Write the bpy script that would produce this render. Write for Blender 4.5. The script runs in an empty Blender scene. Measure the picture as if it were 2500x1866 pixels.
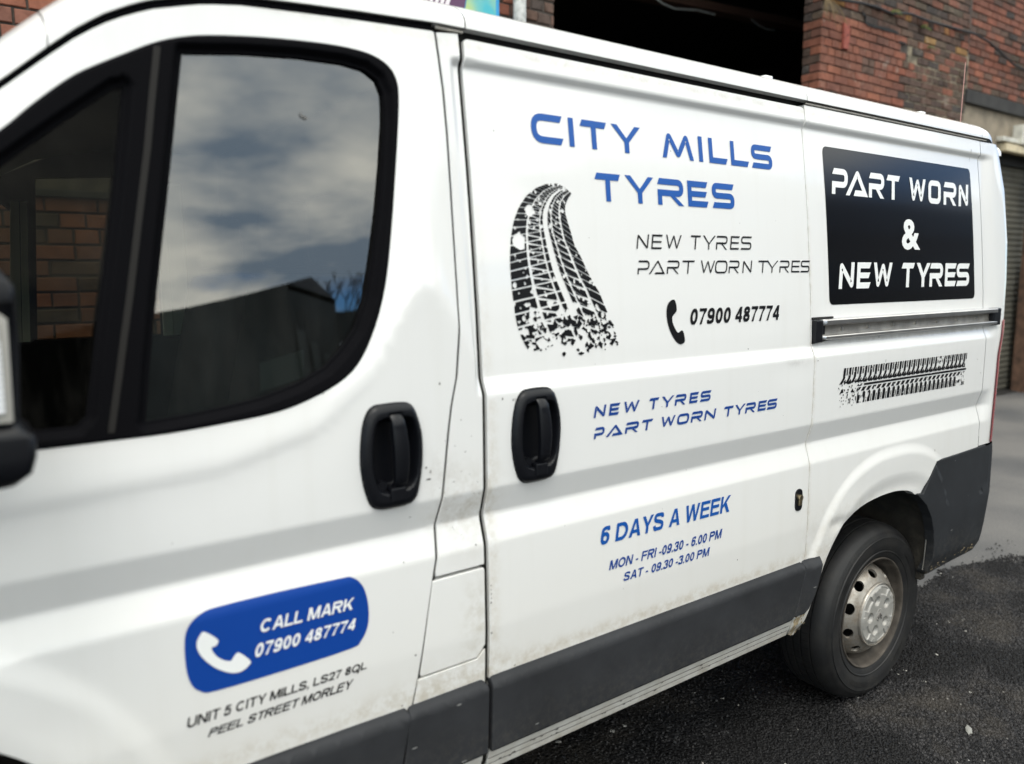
import bpy, bmesh, math, random
import numpy as np
from mathutils import Vector, Matrix
from mathutils.geometry import delaunay_2d_cdt
R = math.radians
C = bpy.context.scene.collection
scn = bpy.context.scene
# ---------------------------------------------------------------- camera
def setup_camera():
    yaw, pitch, roll = 0.944213562, 0.139099807, -0.00413588
    f = Vector((math.cos(yaw)*math.cos(pitch), math.sin(yaw)*math.cos(pitch), -math.sin(pitch)))
    r = Vector((math.sin(yaw), -math.cos(yaw), 0)); u = r.cross(f)
    r2 = r*math.cos(roll)+u*math.sin(roll); u2 = -r*math.sin(roll)+u*math.cos(roll)
    cd = bpy.data.cameras.new('camera'); co = bpy.data.objects.new('camera', cd); C.objects.link(co)
    m = Matrix((r2, u2, -f)).transposed().to_4x4(); m.translation = Vector((0, 0, 1.58234881))
    co.matrix_world = m
    cd.sensor_width = 36; cd.lens = 1899.9/2500*36; cd.clip_start = .05; cd.clip_end = 2000
    cd.dof.use_dof = True; cd.dof.focus_distance = 2.45; cd.dof.aperture_fstop = CAM_FSTOP
    scn.camera = co
CAM_FSTOP = 2.0
setup_camera()
# ---------------------------------------------------------------- world, sun, exposure
SUN_EL, SUN_AZ = R(58), R(238)          # direction TOWARDS the sun, azimuth ccw from +X
scn.view_settings.view_transform = 'Standard'; scn.view_settings.look = 'None'
scn.view_settings.gamma = 1; scn.view_settings.use_curve_mapping = False
scn.view_settings.exposure = -0.26
def setup_world():
    w = bpy.data.worlds.new('World'); scn.world = w; w.use_nodes = True
    nt = w.node_tree; N = nt.nodes; L = nt.links; N.clear()
    out = N.new('ShaderNodeOutputWorld'); bg = N.new('ShaderNodeBackground'); bg.inputs['Strength'].default_value = 0.1
    L.new(bg.outputs[0], out.inputs[0])
    sky = N.new('ShaderNodeTexSky'); sky.sky_type = 'NISHITA'; sky.sun_disc = False
    sky.sun_elevation = SUN_EL; sky.sun_rotation = R(90)-SUN_AZ; sky.air_density = 1.0; sky.dust_density = .15; sky.ozone_density = 3.0
    tc = N.new('ShaderNodeTexCoord'); sep = N.new('ShaderNodeSeparateXYZ'); L.new(tc.outputs['Generated'], sep.inputs[0])
    # clouds laid on a plane high above: direction / (z + .12)
    ad = N.new('ShaderNodeMath'); ad.operation = 'MAXIMUM'; ad.inputs[1].default_value = 0.0; L.new(sep.outputs[2], ad.inputs[0])
    ad2 = N.new('ShaderNodeMath'); ad2.operation = 'ADD'; ad2.inputs[1].default_value = 0.14; L.new(ad.outputs[0], ad2.inputs[0])
    dv = N.new('ShaderNodeVectorMath'); dv.operation = 'DIVIDE'; L.new(tc.outputs['Generated'], dv.inputs[0])
    cb = N.new('ShaderNodeCombineXYZ')
    for i in range(3): L.new(ad2.outputs[0], cb.inputs[i])
    L.new(cb.outputs[0], dv.inputs[1])
    def noise(sc, det, ro, off):
        mp = N.new('ShaderNodeMapping'); mp.inputs['Location'].default_value = off; L.new(dv.outputs[0], mp.inputs[0])
        n = N.new('ShaderNodeTexNoise'); n.inputs['Scale'].default_value = sc; n.inputs['Detail'].default_value = det
        n.inputs['Roughness'].default_value = ro; L.new(mp.outputs[0], n.inputs['Vector']); return n
    n1 = noise(.75, 7, .52, (3.1, 1.7, 0)); n2 = noise(1.3, 5, .55, (8.2, 4.4, 0))
    cov = N.new('ShaderNodeValToRGB'); cov.color_ramp.elements[0].position = .40; cov.color_ramp.elements[1].position = .50
    # more cover high up, gaps of blue low down
    ma = N.new('ShaderNodeMath'); ma.operation = 'MULTIPLY_ADD'; ma.inputs[1].default_value = .36; L.new(ad.outputs[0], ma.inputs[0]); L.new(n1.outputs[0], ma.inputs[2])
    sb = N.new('ShaderNodeMath'); sb.operation = 'ADD'; sb.inputs[1].default_value = -.085; L.new(ma.outputs[0], sb.inputs[0])
    L.new(sb.outputs[0], cov.inputs[0])
    cc = N.new('ShaderNodeValToRGB'); e = cc.color_ramp.elements
    e[0].position = .38; e[0].color = (4.6, 5.9, 7.4, 1); e[1].position = .60; e[1].color = (19.5, 19.0, 17.0, 1)
    L.new(n2.outputs[0], cc.inputs[0])
    # an overcast sky is brighter towards the zenith
    zr = N.new('ShaderNodeValToRGB'); zr.color_ramp.interpolation = 'B_SPLINE'; ze = zr.color_ramp.elements
    for i_, (p_, v_) in enumerate(((.0, .46), (.22, .46), (.38, .19), (.62, .42), (1., .95))):
        q_ = ze[0] if i_ == 0 else (ze[1] if i_ == 4 else ze.new(p_)); q_.position = p_; q_.color = (v_, v_, v_, 1)
    L.new(sep.outputs[2], zr.inputs[0]); z3 = N.new('ShaderNodeMath'); z3.operation = 'MULTIPLY'; z3.inputs[1].default_value = 2.9; L.new(zr.outputs[0], z3.inputs[0]); zr = z3
    vm = N.new('ShaderNodeVectorMath'); vm.operation = 'SCALE'; L.new(cc.outputs[0], vm.inputs[0]); L.new(zr.outputs[0], vm.inputs['Scale'])
    mx = N.new('ShaderNodeMix'); mx.data_type = 'RGBA'
    L.new(cov.outputs[0], mx.inputs[0]); sk = N.new('ShaderNodeVectorMath'); sk.operation = 'MULTIPLY'; sk.inputs[1].default_value = (1.0, 1.75, 2.5); L.new(sky.outputs[0], sk.inputs[0])
    L.new(sk.outputs[0], mx.inputs[6]); L.new(vm.outputs[0], mx.inputs[7])
    L.new(mx.outputs[2], bg.inputs['Color'])
setup_world()
def setup_sun():
    sd = bpy.data.lights.new('sun', 'SUN'); so = bpy.data.objects.new('sun', sd); C.objects.link(so)
    sd.energy = 1.5; sd.angle = R(22); sd.color = (1, .965, .915)
    d = Vector((math.cos(SUN_AZ)*math.cos(SUN_EL), math.sin(SUN_AZ)*math.cos(SUN_EL), math.sin(SUN_EL)))
    so.rotation_euler = d.to_track_quat('Z', 'Y').to_euler(); so.location = d*30
setup_sun()

# ---------------------------------------------------------------- materials
MATS = {}
def mat(name, col, rough=.5, metal=0., coat=0., coat_rough=.03, spec=.5, bump=None, var=None, ior=1.5):
    """bump=(scale,strength,distance,detail)  var=(scale,amount): object-space noise"""
    m = bpy.data.materials.new(name); m.use_nodes = True; nt = m.node_tree; N = nt.nodes; L = nt.links
    b = N['Principled BSDF']; b.inputs['Base Color'].default_value = (*col, 1); b.inputs['Roughness'].default_value = rough
    b.inputs['Metallic'].default_value = metal; b.inputs['Coat Weight'].default_value = coat; b.inputs['Coat Roughness'].default_value = coat_rough
    b.inputs['Specular IOR Level'].default_value = spec; b.inputs['IOR'].default_value = ior
    tc = N.new('ShaderNodeTexCoord')
    if var:
        n = N.new('ShaderNodeTexNoise'); n.inputs['Scale'].default_value = var[0]; n.inputs['Detail'].default_value = 6
        L.new(tc.outputs['Object'], n.inputs['Vector'])
        mr = N.new('ShaderNodeMapRange'); mr.inputs['From Min'].default_value = .3; mr.inputs['From Max'].default_value = .7
        mr.inputs['To Min'].default_value = 1-var[1]; mr.inputs['To Max'].default_value = 1+var[1]; L.new(n.outputs[0], mr.inputs[0])
        vm = N.new('ShaderNodeVectorMath'); vm.operation = 'SCALE'; vm.inputs[0].default_value = col; L.new(mr.outputs[0], vm.inputs['Scale'])
        L.new(vm.outputs[0], b.inputs['Base Color'])
    if bump:
        n = N.new('ShaderNodeTexNoise'); n.inputs['Scale'].default_value = bump[0]; n.inputs['Detail'].default_value = bump[3]
        L.new(tc.outputs['Object'], n.inputs['Vector'])
        bm = N.new('ShaderNodeBump'); bm.inputs['Strength'].default_value = bump[1]; bm.inputs['Distance'].default_value = bump[2]
        L.new(n.outputs[0], bm.inputs['Height']); L.new(bm.outputs[0], b.inputs['Normal'])
    MATS[name] = m; return m
def nd(nt, typ, **kw):
    n = nt.nodes.new(typ)
    for k, v in kw.items():
        if k.startswith('i_'):
            key = k[2:]; key = int(key) if key.isdigit() else key.replace('_', ' ')
            n.inputs[key].default_value = v
        else: setattr(n, k, v)
    return n
def ramp(nt, src, p0, c0, p1, c1):
    n = nt.nodes.new('ShaderNodeValToRGB'); e = n.color_ramp.elements
    e[0].position = p0; e[0].color = (*c0, 1) if len(c0) == 3 else c0
    e[1].position = p1; e[1].color = (*c1, 1) if len(c1) == 3 else c1
    nt.links.new(src, n.inputs[0]); return n
def mixc(nt, fac, a, b, blend='MIX'):
    n = nt.nodes.new('ShaderNodeMix'); n.data_type = 'RGBA'; n.blend_type = blend
    for s, i in ((fac, 0), (a, 6), (b, 7)):
        if isinstance(s, (int, float)): n.inputs[i].default_value = s
        elif isinstance(s, tuple): n.inputs[i].default_value = (*s, 1)
        else: nt.links.new(s, n.inputs[i])
    return n.outputs[2]
def math2(nt, op, a, b=None, clamp=False):
    n = nt.nodes.new('ShaderNodeMath'); n.operation = op; n.use_clamp = clamp
    for s, i in ((a, 0), (b, 1)):
        if s is None: continue
        if isinstance(s, (int, float)): n.inputs[i].default_value = s
        else: nt.links.new(s, n.inputs[i])
    return n.outputs[0]

def paint_material():
    m = mat('white_paint', (.80, .80, .79), .38, coat=.85, coat_rough=.025); nt = m.node_tree; L = nt.links; b = nt.nodes['Principled BSDF']
    tc = nd(nt, 'ShaderNodeTexCoord'); sep = nd(nt, 'ShaderNodeSeparateXYZ'); L.new(tc.outputs['Object'], sep.inputs[0])
    big = nd(nt, 'ShaderNodeTexNoise', i_Scale=3.2, i_Detail=5.); L.new(tc.outputs['Object'], big.inputs['Vector'])
    # road film: yellowish, thicker towards the sill, broken by noise
    low = nd(nt, 'ShaderNodeMapRange', i_1=1.25, i_2=.40, i_3=0., i_4=1.); L.new(sep.outputs[2], low.inputs[0])
    g = math2(nt, 'MULTIPLY', math2(nt, 'POWER', low.outputs[0], 1.7), math2(nt, 'MULTIPLY_ADD', big.outputs[0], 1.1), True)
    c1 = mixc(nt, math2(nt, 'MULTIPLY', g, .55), (.755, .755, .745), (.60, .565, .485))
    # strong grime on sills and arches below half a metre
    low2 = nd(nt, 'ShaderNodeMapRange', i_1=.53, i_2=.42, i_3=0., i_4=1.); L.new(sep.outputs[2], low2.inputs[0])
    st = nd(nt, 'ShaderNodeTexNoise', i_Scale=22., i_Detail=8., i_Roughness=.65); L.new(tc.outputs['Object'], st.inputs['Vector'])
    st2 = ramp(nt, st.outputs[0], .38, (0, 0, 0), .68, (1, 1, 1))
    c2 = mixc(nt, math2(nt, 'MULTIPLY', math2(nt, 'MULTIPLY', low2.outputs[0], st2.outputs[0]), .8), c1, (.36, .31, .235))
    # tiny stone chips
    vo = nd(nt, 'ShaderNodeTexVoronoi', i_Scale=26.); L.new(tc.outputs['Object'], vo.inputs['Vector'])
    chip = math2(nt, 'LESS_THAN', vo.outputs['Distance'], .055)
    wn = nd(nt, 'ShaderNodeTexWhiteNoise'); L.new(vo.outputs['Position'], wn.inputs['Vector'])
    few = math2(nt, 'LESS_THAN', wn.outputs['Value'], .07)
    c3 = mixc(nt, math2(nt, 'MULTIPLY', chip, few), c2, (.12, .11, .10))
    # faint streaks running down
    mp = nd(nt, 'ShaderNodeMapping'); mp.inputs['Scale'].default_value = (30, 30, 1.6); L.new(tc.outputs['Object'], mp.inputs[0])
    sn = nd(nt, 'ShaderNodeTexNoise', i_Scale=1., i_Detail=4.); L.new(mp.outputs[0], sn.inputs['Vector'])
    s2 = ramp(nt, sn.outputs[0], .52, (1, 1, 1), .8, (.90, .89, .86))
    c4 = mixc(nt, .22, c3, s2.outputs[0], 'MULTIPLY')
    def gauss(cx, cz, sx, sz):
        a_ = math2(nt, 'MULTIPLY', math2(nt, 'SUBTRACT', sep.outputs[0], cx), 1/sx); b_ = math2(nt, 'MULTIPLY', math2(nt, 'SUBTRACT', sep.outputs[2], cz), 1/sz)
        return math2(nt, 'EXPONENT', math2(nt, 'MULTIPLY', math2(nt, 'ADD', math2(nt, 'MULTIPLY', a_, a_), math2(nt, 'MULTIPLY', b_, b_)), -1.))
    gr = nd(nt, 'ShaderNodeTexNoise', i_Scale=30., i_Detail=9., i_Roughness=.72); L.new(tc.outputs['Object'], gr.inputs['Vector'])
    sm = ramp(nt, gr.outputs[0], .40, (0, 0, 0), .62, (1, 1, 1))
    for (cx, cz, sx, sz, am, col) in ((.865, 1.085, .075, .075, .62, (.42, .375, .30)), (.885, .83, .035, .09, .5, (.42, .38, .29)), (.82, .70, .14, .05, .5, (.45, .41, .33)),
                                      (.93, .95, .014, .6, .45, (.50, .44, .34)), (.80, 1.17, .03, .05, .4, (.40, .37, .33)), (1.45, .700, 1.1, .018, .55, (.42, .35, .25)),
                                      (2.115, 1.2, .007, 1.0, .5, (.45, .39, .30)), (2.21, .60, .10, .16, .55, (.48, .44, .37)), (2.40, .80, .25, .05, .4, (.50, .46, .39)), (2.03, 1.318, .05, .012, .5, (.45, .44, .43)),
                                      (1.5, 2.052, 1.3, .008, .45, (.45, .40, .32)), (2.9, 1.362, .7, .008, .5, (.42, .39, .33)), (.55, .715, .4, .02, .4, (.45, .39, .30))):
        c4 = mixc(nt, math2(nt, 'MULTIPLY', math2(nt, 'MULTIPLY', gauss(cx, cz, sx, sz), sm.outputs[0]), am), c4, col)
    # run marks under the gutter
    mr = nd(nt, 'ShaderNodeMapping'); mr.inputs['Scale'].default_value = (60, 1, 9); L.new(tc.outputs['Object'], mr.inputs[0])
    rn = nd(nt, 'ShaderNodeTexNoise', i_Scale=1., i_Detail=6., i_Roughness=.7); L.new(mr.outputs[0], rn.inputs['Vector'])
    r3 = ramp(nt, rn.outputs[0], .66, (0, 0, 0), .74, (1, 1, 1)); up = nd(nt, 'ShaderNodeMapRange', i_1=2.075, i_2=2.12, i_3=0., i_4=1.); L.new(sep.outputs[2], up.inputs[0])
    c4 = mixc(nt, math2(nt, 'MULTIPLY', math2(nt, 'MULTIPLY', r3.outputs[0], up.outputs[0]), .55), c4, (.25, .22, .18))
    L.new(c4, b.inputs['Base Color'])
    wv = nd(nt, 'ShaderNodeTexNoise', i_Scale=1.1, i_Detail=1.); L.new(tc.outputs['Object'], wv.inputs['Vector'])
    op = nd(nt, 'ShaderNodeTexNoise', i_Scale=420., i_Detail=1.); L.new(tc.outputs['Object'], op.inputs['Vector'])
    hh = math2(nt, 'MULTIPLY_ADD', op.outputs[0], .006); nt.links.new(wv.outputs[0], hh.node.inputs[2])
    bp = nd(nt, 'ShaderNodeBump', i_Strength=.35, i_Distance=.012); L.new(hh, bp.inputs['Height'])
    L.new(bp.outputs[0], b.inputs['Coat Normal'])
    L.new(ramp(nt, st.outputs[0], .3, (.3,)*3, .8, (.52,)*3).outputs[0], b.inputs['Roughness'])
paint_material()
def scuffed(name, col, rough):
    m = mat(name, col, rough, spec=.28); nt = m.node_tree; L = nt.links; b = nt.nodes['Principled BSDF']
    tc = nd(nt, 'ShaderNodeTexCoord'); sep = nd(nt, 'ShaderNodeSeparateXYZ'); L.new(tc.outputs['Object'], sep.inputs[0])
    n = nd(nt, 'ShaderNodeTexNoise', i_Scale=7., i_Detail=8., i_Roughness=.65); L.new(tc.outputs['Object'], n.inputs['Vector'])
    c = mixc(nt, ramp(nt, n.outputs[0], .35, (0, 0, 0), .70, (1, 1, 1)).outputs[0], col, tuple(k*1.5 for k in col))
    # dried mud spray, thicker low down
    lo = nd(nt, 'ShaderNodeMapRange', i_1=.62, i_2=.44, i_3=.01, i_4=.30); L.new(sep.outputs[2], lo.inputs[0])
    f = nd(nt, 'ShaderNodeTexNoise', i_Scale=55., i_Detail=8., i_Roughness=.75); L.new(tc.outputs['Object'], f.inputs['Vector'])
    c = mixc(nt, math2(nt, 'MULTIPLY', lo.outputs[0], ramp(nt, f.outputs[0], .45, (0, 0, 0), .70, (1, 1, 1)).outputs[0]), c, (.17, .15, .12))
    # short pale scratches
    mp = nd(nt, 'ShaderNodeMapping'); mp.inputs['Scale'].default_value = (18, 1, 70); mp.inputs['Rotation'].default_value = (0, .6, 0); L.new(tc.outputs['Object'], mp.inputs[0])
    v = nd(nt, 'ShaderNodeTexVoronoi', i_Scale=1.); L.new(mp.outputs[0], v.inputs['Vector']); w = nd(nt, 'ShaderNodeTexWhiteNoise'); L.new(v.outputs['Position'], w.inputs['Vector'])
    k = math2(nt, 'MULTIPLY', math2(nt, 'LESS_THAN', v.outputs['Distance'], .13), math2(nt, 'LESS_THAN', w.outputs['Value'], .05))
    c = mixc(nt, math2(nt, 'MULTIPLY', k, .6), c, (.28, .28, .27)); L.new(c, b.inputs['Base Color'])
    g = nd(nt, 'ShaderNodeTexNoise', i_Scale=700., i_Detail=2.); L.new(tc.outputs['Object'], g.inputs['Vector'])
    bp = nd(nt, 'ShaderNodeBump', i_Strength=.3, i_Distance=.0005); L.new(g.outputs[0], bp.inputs['Height']); L.new(bp.outputs[0], b.inputs['Normal'])
scuffed('plastic_trim', (.021, .022, .0245), .65); scuffed('bumper_plastic', (.015, .0165, .019), .66)
mat('plastic_trim_old', (.022, .0235, .0265), .6, spec=.4, bump=(900, .25, .0004, 2), var=(9, .18))
mat('black_plastic', (.004, .0045, .0065), .36, spec=.3, bump=(700, .2, .0003, 2))
mat('rubber', (.003, .003, .004), .75, spec=.05)
mat('gap_black', (.006, .006, .006), .8); mat('gap_rubber', (.010, .010, .008), .8, spec=.2)
mat('gutter_cream', (.42, .39, .34), .5, var=(40, .2))
mat('blue_vinyl', (.005, .080, .34), .4, spec=.35)
mat('navy_vinyl', (.007, .050, .25), .4, spec=.3)
mat('black_vinyl', (.004, .004, .005), .4, spec=.25)
mat('black_film', (.003, .0034, .0045), .16, spec=.42)
mat('white_vinyl', (.80, .81, .80), .35, coat=.3)
mat('aluminium', (.56, .55, .54), .34, metal=1., bump=(300, .15, .0004, 3), var=(14, .12))
mat('dull_aluminium', (.30, .285, .26), .5, metal=.8, var=(20, .25))
mat('headliner', (.05, .055, .045), .9); mat('dark_fabric', (.02, .021, .024), .9, bump=(300, .5, .002, 2))
mat('cream_trim', (.78, .82, .68), .6)
mat('brass', (.55, .45, .28), .35, metal=1.)
mat('red_lens', (.33, .012, .016), .15, coat=.6)
mat('lens_white', (.72, .73, .75), .2, coat=.4)
mat('liner_dirt', (.030, .026, .020), .95, bump=(30, .6, .01, 6), var=(18, .5))
mat('grey_steel', (.33, .34, .33), .5, metal=.4, bump=(60, .3, .002, 4), var=(12, .25))
mat('cable_black', (.012, .012, .013), .6); mat('aerial_red', (.45, .25, .22), .6)
mat('plank_red', (.26, .065, .045), .8, bump=(60, .4, .002, 5), var=(25, .3))
mat('concrete', (.25, .21, .155), .9, bump=(25, .5, .01, 6), var=(7, .25))
mat('dark_beam', (.032, .031, .030), .9, var=(6, .3))
mat('pale_sign', (.55, .54, .48), .6, var=(10, .2)); mat('cream_board', (.62, .53, .36), .7, var=(8, .2))
mat('shutter', (.085, .08, .062), .75, var=(3, .3)); mat('rust_post', (.10, .055, .035), .85, var=(10, .5))
mat('interior_dark', (.012, .011, .010), .95); mat('beam_brown', (.07, .032, .02), .85)
mat('mortar_pale', (.20, .17, .12), .95, bump=(60, .6, .006, 6), var=(14, .6)); mat('mortar_grey', (.06, .05, .042), .95, bump=(60, .6, .006, 6), var=(14, .5))
mat('weed_green', (.10, .13, .03), .8); mat('dry_stem', (.13, .09, .045), .9)
mat('far_wall', (.035, .042, .043), .85, var=(.5, .35)); mat('far_panel', (.07, .085, .085), .8, var=(.8, .3)); mat('far_timber', (.10, .055, .03), .85); mat('mill_brick', (.045, .03, .024), .9, var=(.6, .3)); mat('far_roof', (.05, .052, .058), .7, var=(.4, .2))
mat('far_fascia', (.50, .56, .62), .6); mat('far_blue', (.02, .05, .20), .6); mat('window_dark', (.015, .02, .022), .1)
mat('bark', (.05, .042, .035), .95)
mat('mud', (.33, .26, .16), .95, bump=(90, .6, .003, 5), var=(30, .4))
mat('scuff', (.10, .09, .08), .7); mat('litter', (.24, .24, .22), .7)
mat('poster_purple', (.10, .04, .10), .6); mat('poster_white', (.75, .70, .74), .6); mat('poster_blue', (.03, .30, .62), .6)
def poster_gradient():
    m = mat('poster_turquoise', (.1, .4, .4), .5); nt = m.node_tree; L = nt.links
    tc = nd(nt, 'ShaderNodeTexCoord'); n = nd(nt, 'ShaderNodeTexNoise', i_Scale=3.5, i_Detail=2.); L.new(tc.outputs['Object'], n.inputs['Vector'])
    r = ramp(nt, n.outputs[0], .35, (.06, .42, .50), .62, (.42, .55, .22)); L.new(r.outputs[0], nt.nodes['Principled BSDF'].inputs['Base Color'])
poster_gradient()
def rim_material():
    m = mat('rim_silver', (.42, .38, .33), .38, metal=.75); nt = m.node_tree; L = nt.links; b = nt.nodes['Principled BSDF']
    tc = nd(nt, 'ShaderNodeTexCoord'); n = nd(nt, 'ShaderNodeTexNoise', i_Scale=24., i_Detail=7., i_Roughness=.65); L.new(tc.outputs['Object'], n.inputs['Vector'])
    r = ramp(nt, n.outputs[0], .42, (.40, .375, .335), .78, (.17, .125, .085)); L.new(r.outputs[0], b.inputs['Base Color'])
    r2 = ramp(nt, n.outputs[0], .35, (.32,)*3, .65, (.75,)*3); L.new(r2.outputs[0], b.inputs['Roughness'])
    m = mat('rim_dirty', (.065, .055, .045), .75, metal=.25, bump=(60, .4, .002, 5), var=(20, .5))
    m = mat('hub_silver', (.36, .35, .325), .42, metal=.25, var=(30, .12))
rim_material()
def tyre_material():
    m = mat('tyre_rubber', (.020, .0195, .019), .62); nt = m.node_tree; L = nt.links; b = nt.nodes['Principled BSDF']
    tc = nd(nt, 'ShaderNodeTexCoord'); n = nd(nt, 'ShaderNodeTexNoise', i_Scale=14., i_Detail=8., i_Roughness=.65); L.new(tc.outputs['Object'], n.inputs['Vector'])
    r = ramp(nt, n.outputs[0], .45, (.007, .007, .0075), .84, (.026, .024, .021)); L.new(r.outputs[0], b.inputs['Base Color'])
    bp = nd(nt, 'ShaderNodeBump', i_Strength=.3, i_Distance=.0015); n2 = nd(nt, 'ShaderNodeTexNoise', i_Scale=160., i_Detail=4.)
    L.new(tc.outputs['Object'], n2.inputs['Vector']); L.new(n2.outputs[0], bp.inputs['Height']); L.new(bp.outputs[0], b.inputs['Normal'])
tyre_material()
def glass_material(name, tint, ior):
    m = bpy.data.materials.new(name); m.use_nodes = True; nt = m.node_tree; nt.nodes.clear(); L = nt.links
    o = nd(nt, 'ShaderNodeOutputMaterial'); mx = nd(nt, 'ShaderNodeMixShader'); fr = nd(nt, 'ShaderNodeFresnel', i_IOR=ior)
    tr = nd(nt, 'ShaderNodeBsdfTransparent'); tr.inputs[0].default_value = (*tint, 1)
    gl = nd(nt, 'ShaderNodeBsdfGlossy'); gl.inputs['Roughness'].default_value = .004; gl.inputs[0].default_value = (.95, .97, .97, 1)
    tc = nd(nt, 'ShaderNodeTexCoord'); wn = nd(nt, 'ShaderNodeTexNoise', i_Scale=2.6, i_Detail=1.); L.new(tc.outputs['Object'], wn.inputs['Vector'])
    bp = nd(nt, 'ShaderNodeBump', i_Strength=.25, i_Distance=.004); L.new(wn.outputs[0], bp.inputs['Height']); L.new(bp.outputs[0], gl.inputs['Normal'])
    L.new(fr.outputs[0], mx.inputs[0]); L.new(tr.outputs[0], mx.inputs[1]); L.new(gl.outputs[0], mx.inputs[2])
    df = nd(nt, 'ShaderNodeBsdfDiffuse'); df.inputs[0].default_value = (.5, .48, .43, 1)
    mp = nd(nt, 'ShaderNodeMapping'); mp.inputs['Scale'].default_value = (9, 9, 2.2); L.new(tc.outputs['Object'], mp.inputs[0])
    sm = nd(nt, 'ShaderNodeTexNoise', i_Scale=1.5, i_Detail=9., i_Roughness=.7); L.new(mp.outputs[0], sm.inputs['Vector'])
    fc = ramp(nt, sm.outputs[0], .45, (.001,)*3, .80, (.022,)*3); m2 = nd(nt, 'ShaderNodeMixShader')
    L.new(fc.outputs[0], m2.inputs[0]); L.new(mx.outputs[0], m2.inputs[1]); L.new(df.outputs[0], m2.inputs[2]); L.new(m2.outputs[0], o.inputs[0])
    MATS[name] = m
glass_material('tinted_glass', (.46, .52, .44), 2.25)
glass_material('quarter_tint', (.25, .26, .20), 1.14)
glass_material('clear_glass', (.9, .92, .9), 1.3)
glass_material('far_glass', (.62, .66, .58), 1.2)
def brick_material(name, cols, dirt=.35):
    m = bpy.data.materials.new(name); m.use_nodes = True; nt = m.node_tree; L = nt.links; b = nt.nodes['Principled BSDF']
    b.inputs['Roughness'].default_value = .88; b.inputs['Specular IOR Level'].default_value = .25
    oi = nd(nt, 'ShaderNodeObjectInfo'); geo = nd(nt, 'ShaderNodeNewGeometry'); tc = nd(nt, 'ShaderNodeTexCoord')
    s = math2(nt, 'FRACT', math2(nt, 'ADD', oi.outputs['Random'], geo.outputs['Random Per Island']))
    cr = nt.nodes.new('ShaderNodeValToRGB'); e = cr.color_ramp.elements; cr.color_ramp.interpolation = 'LINEAR'
    e[0].position = 0; e[0].color = (*cols[0], 1); e[1].position = 1; e[1].color = (*cols[-1], 1)
    for i, c in enumerate(cols[1:-1]): x = e.new((i+1)/(len(cols)-1)); x.color = (*c, 1)
    L.new(s, cr.inputs[0])
    vp = nd(nt, 'ShaderNodeVectorMath', operation='ADD'); L.new(geo.outputs['Position'], vp.inputs[0]); L.new(oi.outputs['Random'], vp.inputs[1])
    n = nd(nt, 'ShaderNodeTexNoise', i_Scale=16., i_Detail=8., i_Roughness=.66); L.new(vp.outputs[0], n.inputs['Vector'])
    n2 = nd(nt, 'ShaderNodeTexNoise', i_Scale=1.8, i_Detail=4.); L.new(geo.outputs['Position'], n2.inputs['Vector'])
    r = ramp(nt, n.outputs[0], .42, (1, 1, 1), .72, (.35, .32, .30))
    c = mixc(nt, dirt*1.6, cr.outputs[0], r.outputs[0], 'MULTIPLY')
    r2 = ramp(nt, n2.outputs[0], .4, (1, 1, 1), .7, (.55, .52, .50)); c = mixc(nt, .7, c, r2.outputs[0], 'MULTIPLY')
    # white salt bloom in places
    n3 = nd(nt, 'ShaderNodeTexNoise', i_Scale=5.5, i_Detail=9., i_Roughness=.72); L.new(geo.outputs['Position'], n3.inputs['Vector'])
    r3 = ramp(nt, n3.outputs[0], .60, (0, 0, 0), .72, (.55,)*3); c = mixc(nt, r3.outputs[0], c, (.42, .37, .31))
    L.new(c, b.inputs['Base Color'])
    bp = nd(nt, 'ShaderNodeBump', i_Strength=.6, i_Distance=.006); L.new(n.outputs[0], bp.inputs['Height']); L.new(bp.outputs[0], b.inputs['Normal'])
    MATS[name] = m
brick_material('brick_red', [(.29, .108, .070), (.21, .092, .068), (.32, .125, .078), (.17, .088, .068), (.30, .115, .074)], .4)
brick_material('brick_old', [(.105, .075, .06), (.15, .092, .070), (.075, .065, .06), (.175, .10, .075), (.13, .105, .078)], .55)
brick_material('brick_buff', [(.36, .19, .07), (.30, .20, .09), (.38, .17, .07)], .3)
def damp(nt, noise, pos):
    # noise plus the damp area beside the wheel and the dusty ones the photograph shows
    sp = nd(nt, 'ShaderNodeSeparateXYZ'); nt.links.new(pos, sp.inputs[0]); o = noise
    for cx, cy, sx, sy, am in ((2.28, 1.60, .22, .16, -.20), (1.95, 1.32, .30, .22, -.17), (2.9, 1.52, .25, .10, -.12), (2.70, 1.27, .22, .13, .13), (1.95, 1.95, .45, .22, .12), (2.2, .95, .5, .25, -.10), (3.6, 1.3, .5, .3, -.03)):
        a_ = math2(nt, 'MULTIPLY', math2(nt, 'SUBTRACT', sp.outputs[0], cx), 1/sx); b_ = math2(nt, 'MULTIPLY', math2(nt, 'SUBTRACT', sp.outputs[1], cy), 1/sy)
        e = math2(nt, 'EXPONENT', math2(nt, 'MULTIPLY', math2(nt, 'ADD', math2(nt, 'MULTIPLY', a_, a_), math2(nt, 'MULTIPLY', b_, b_)), -1.))
        o = math2(nt, 'ADD', o, math2(nt, 'MULTIPLY', e, am))
    return o
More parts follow.
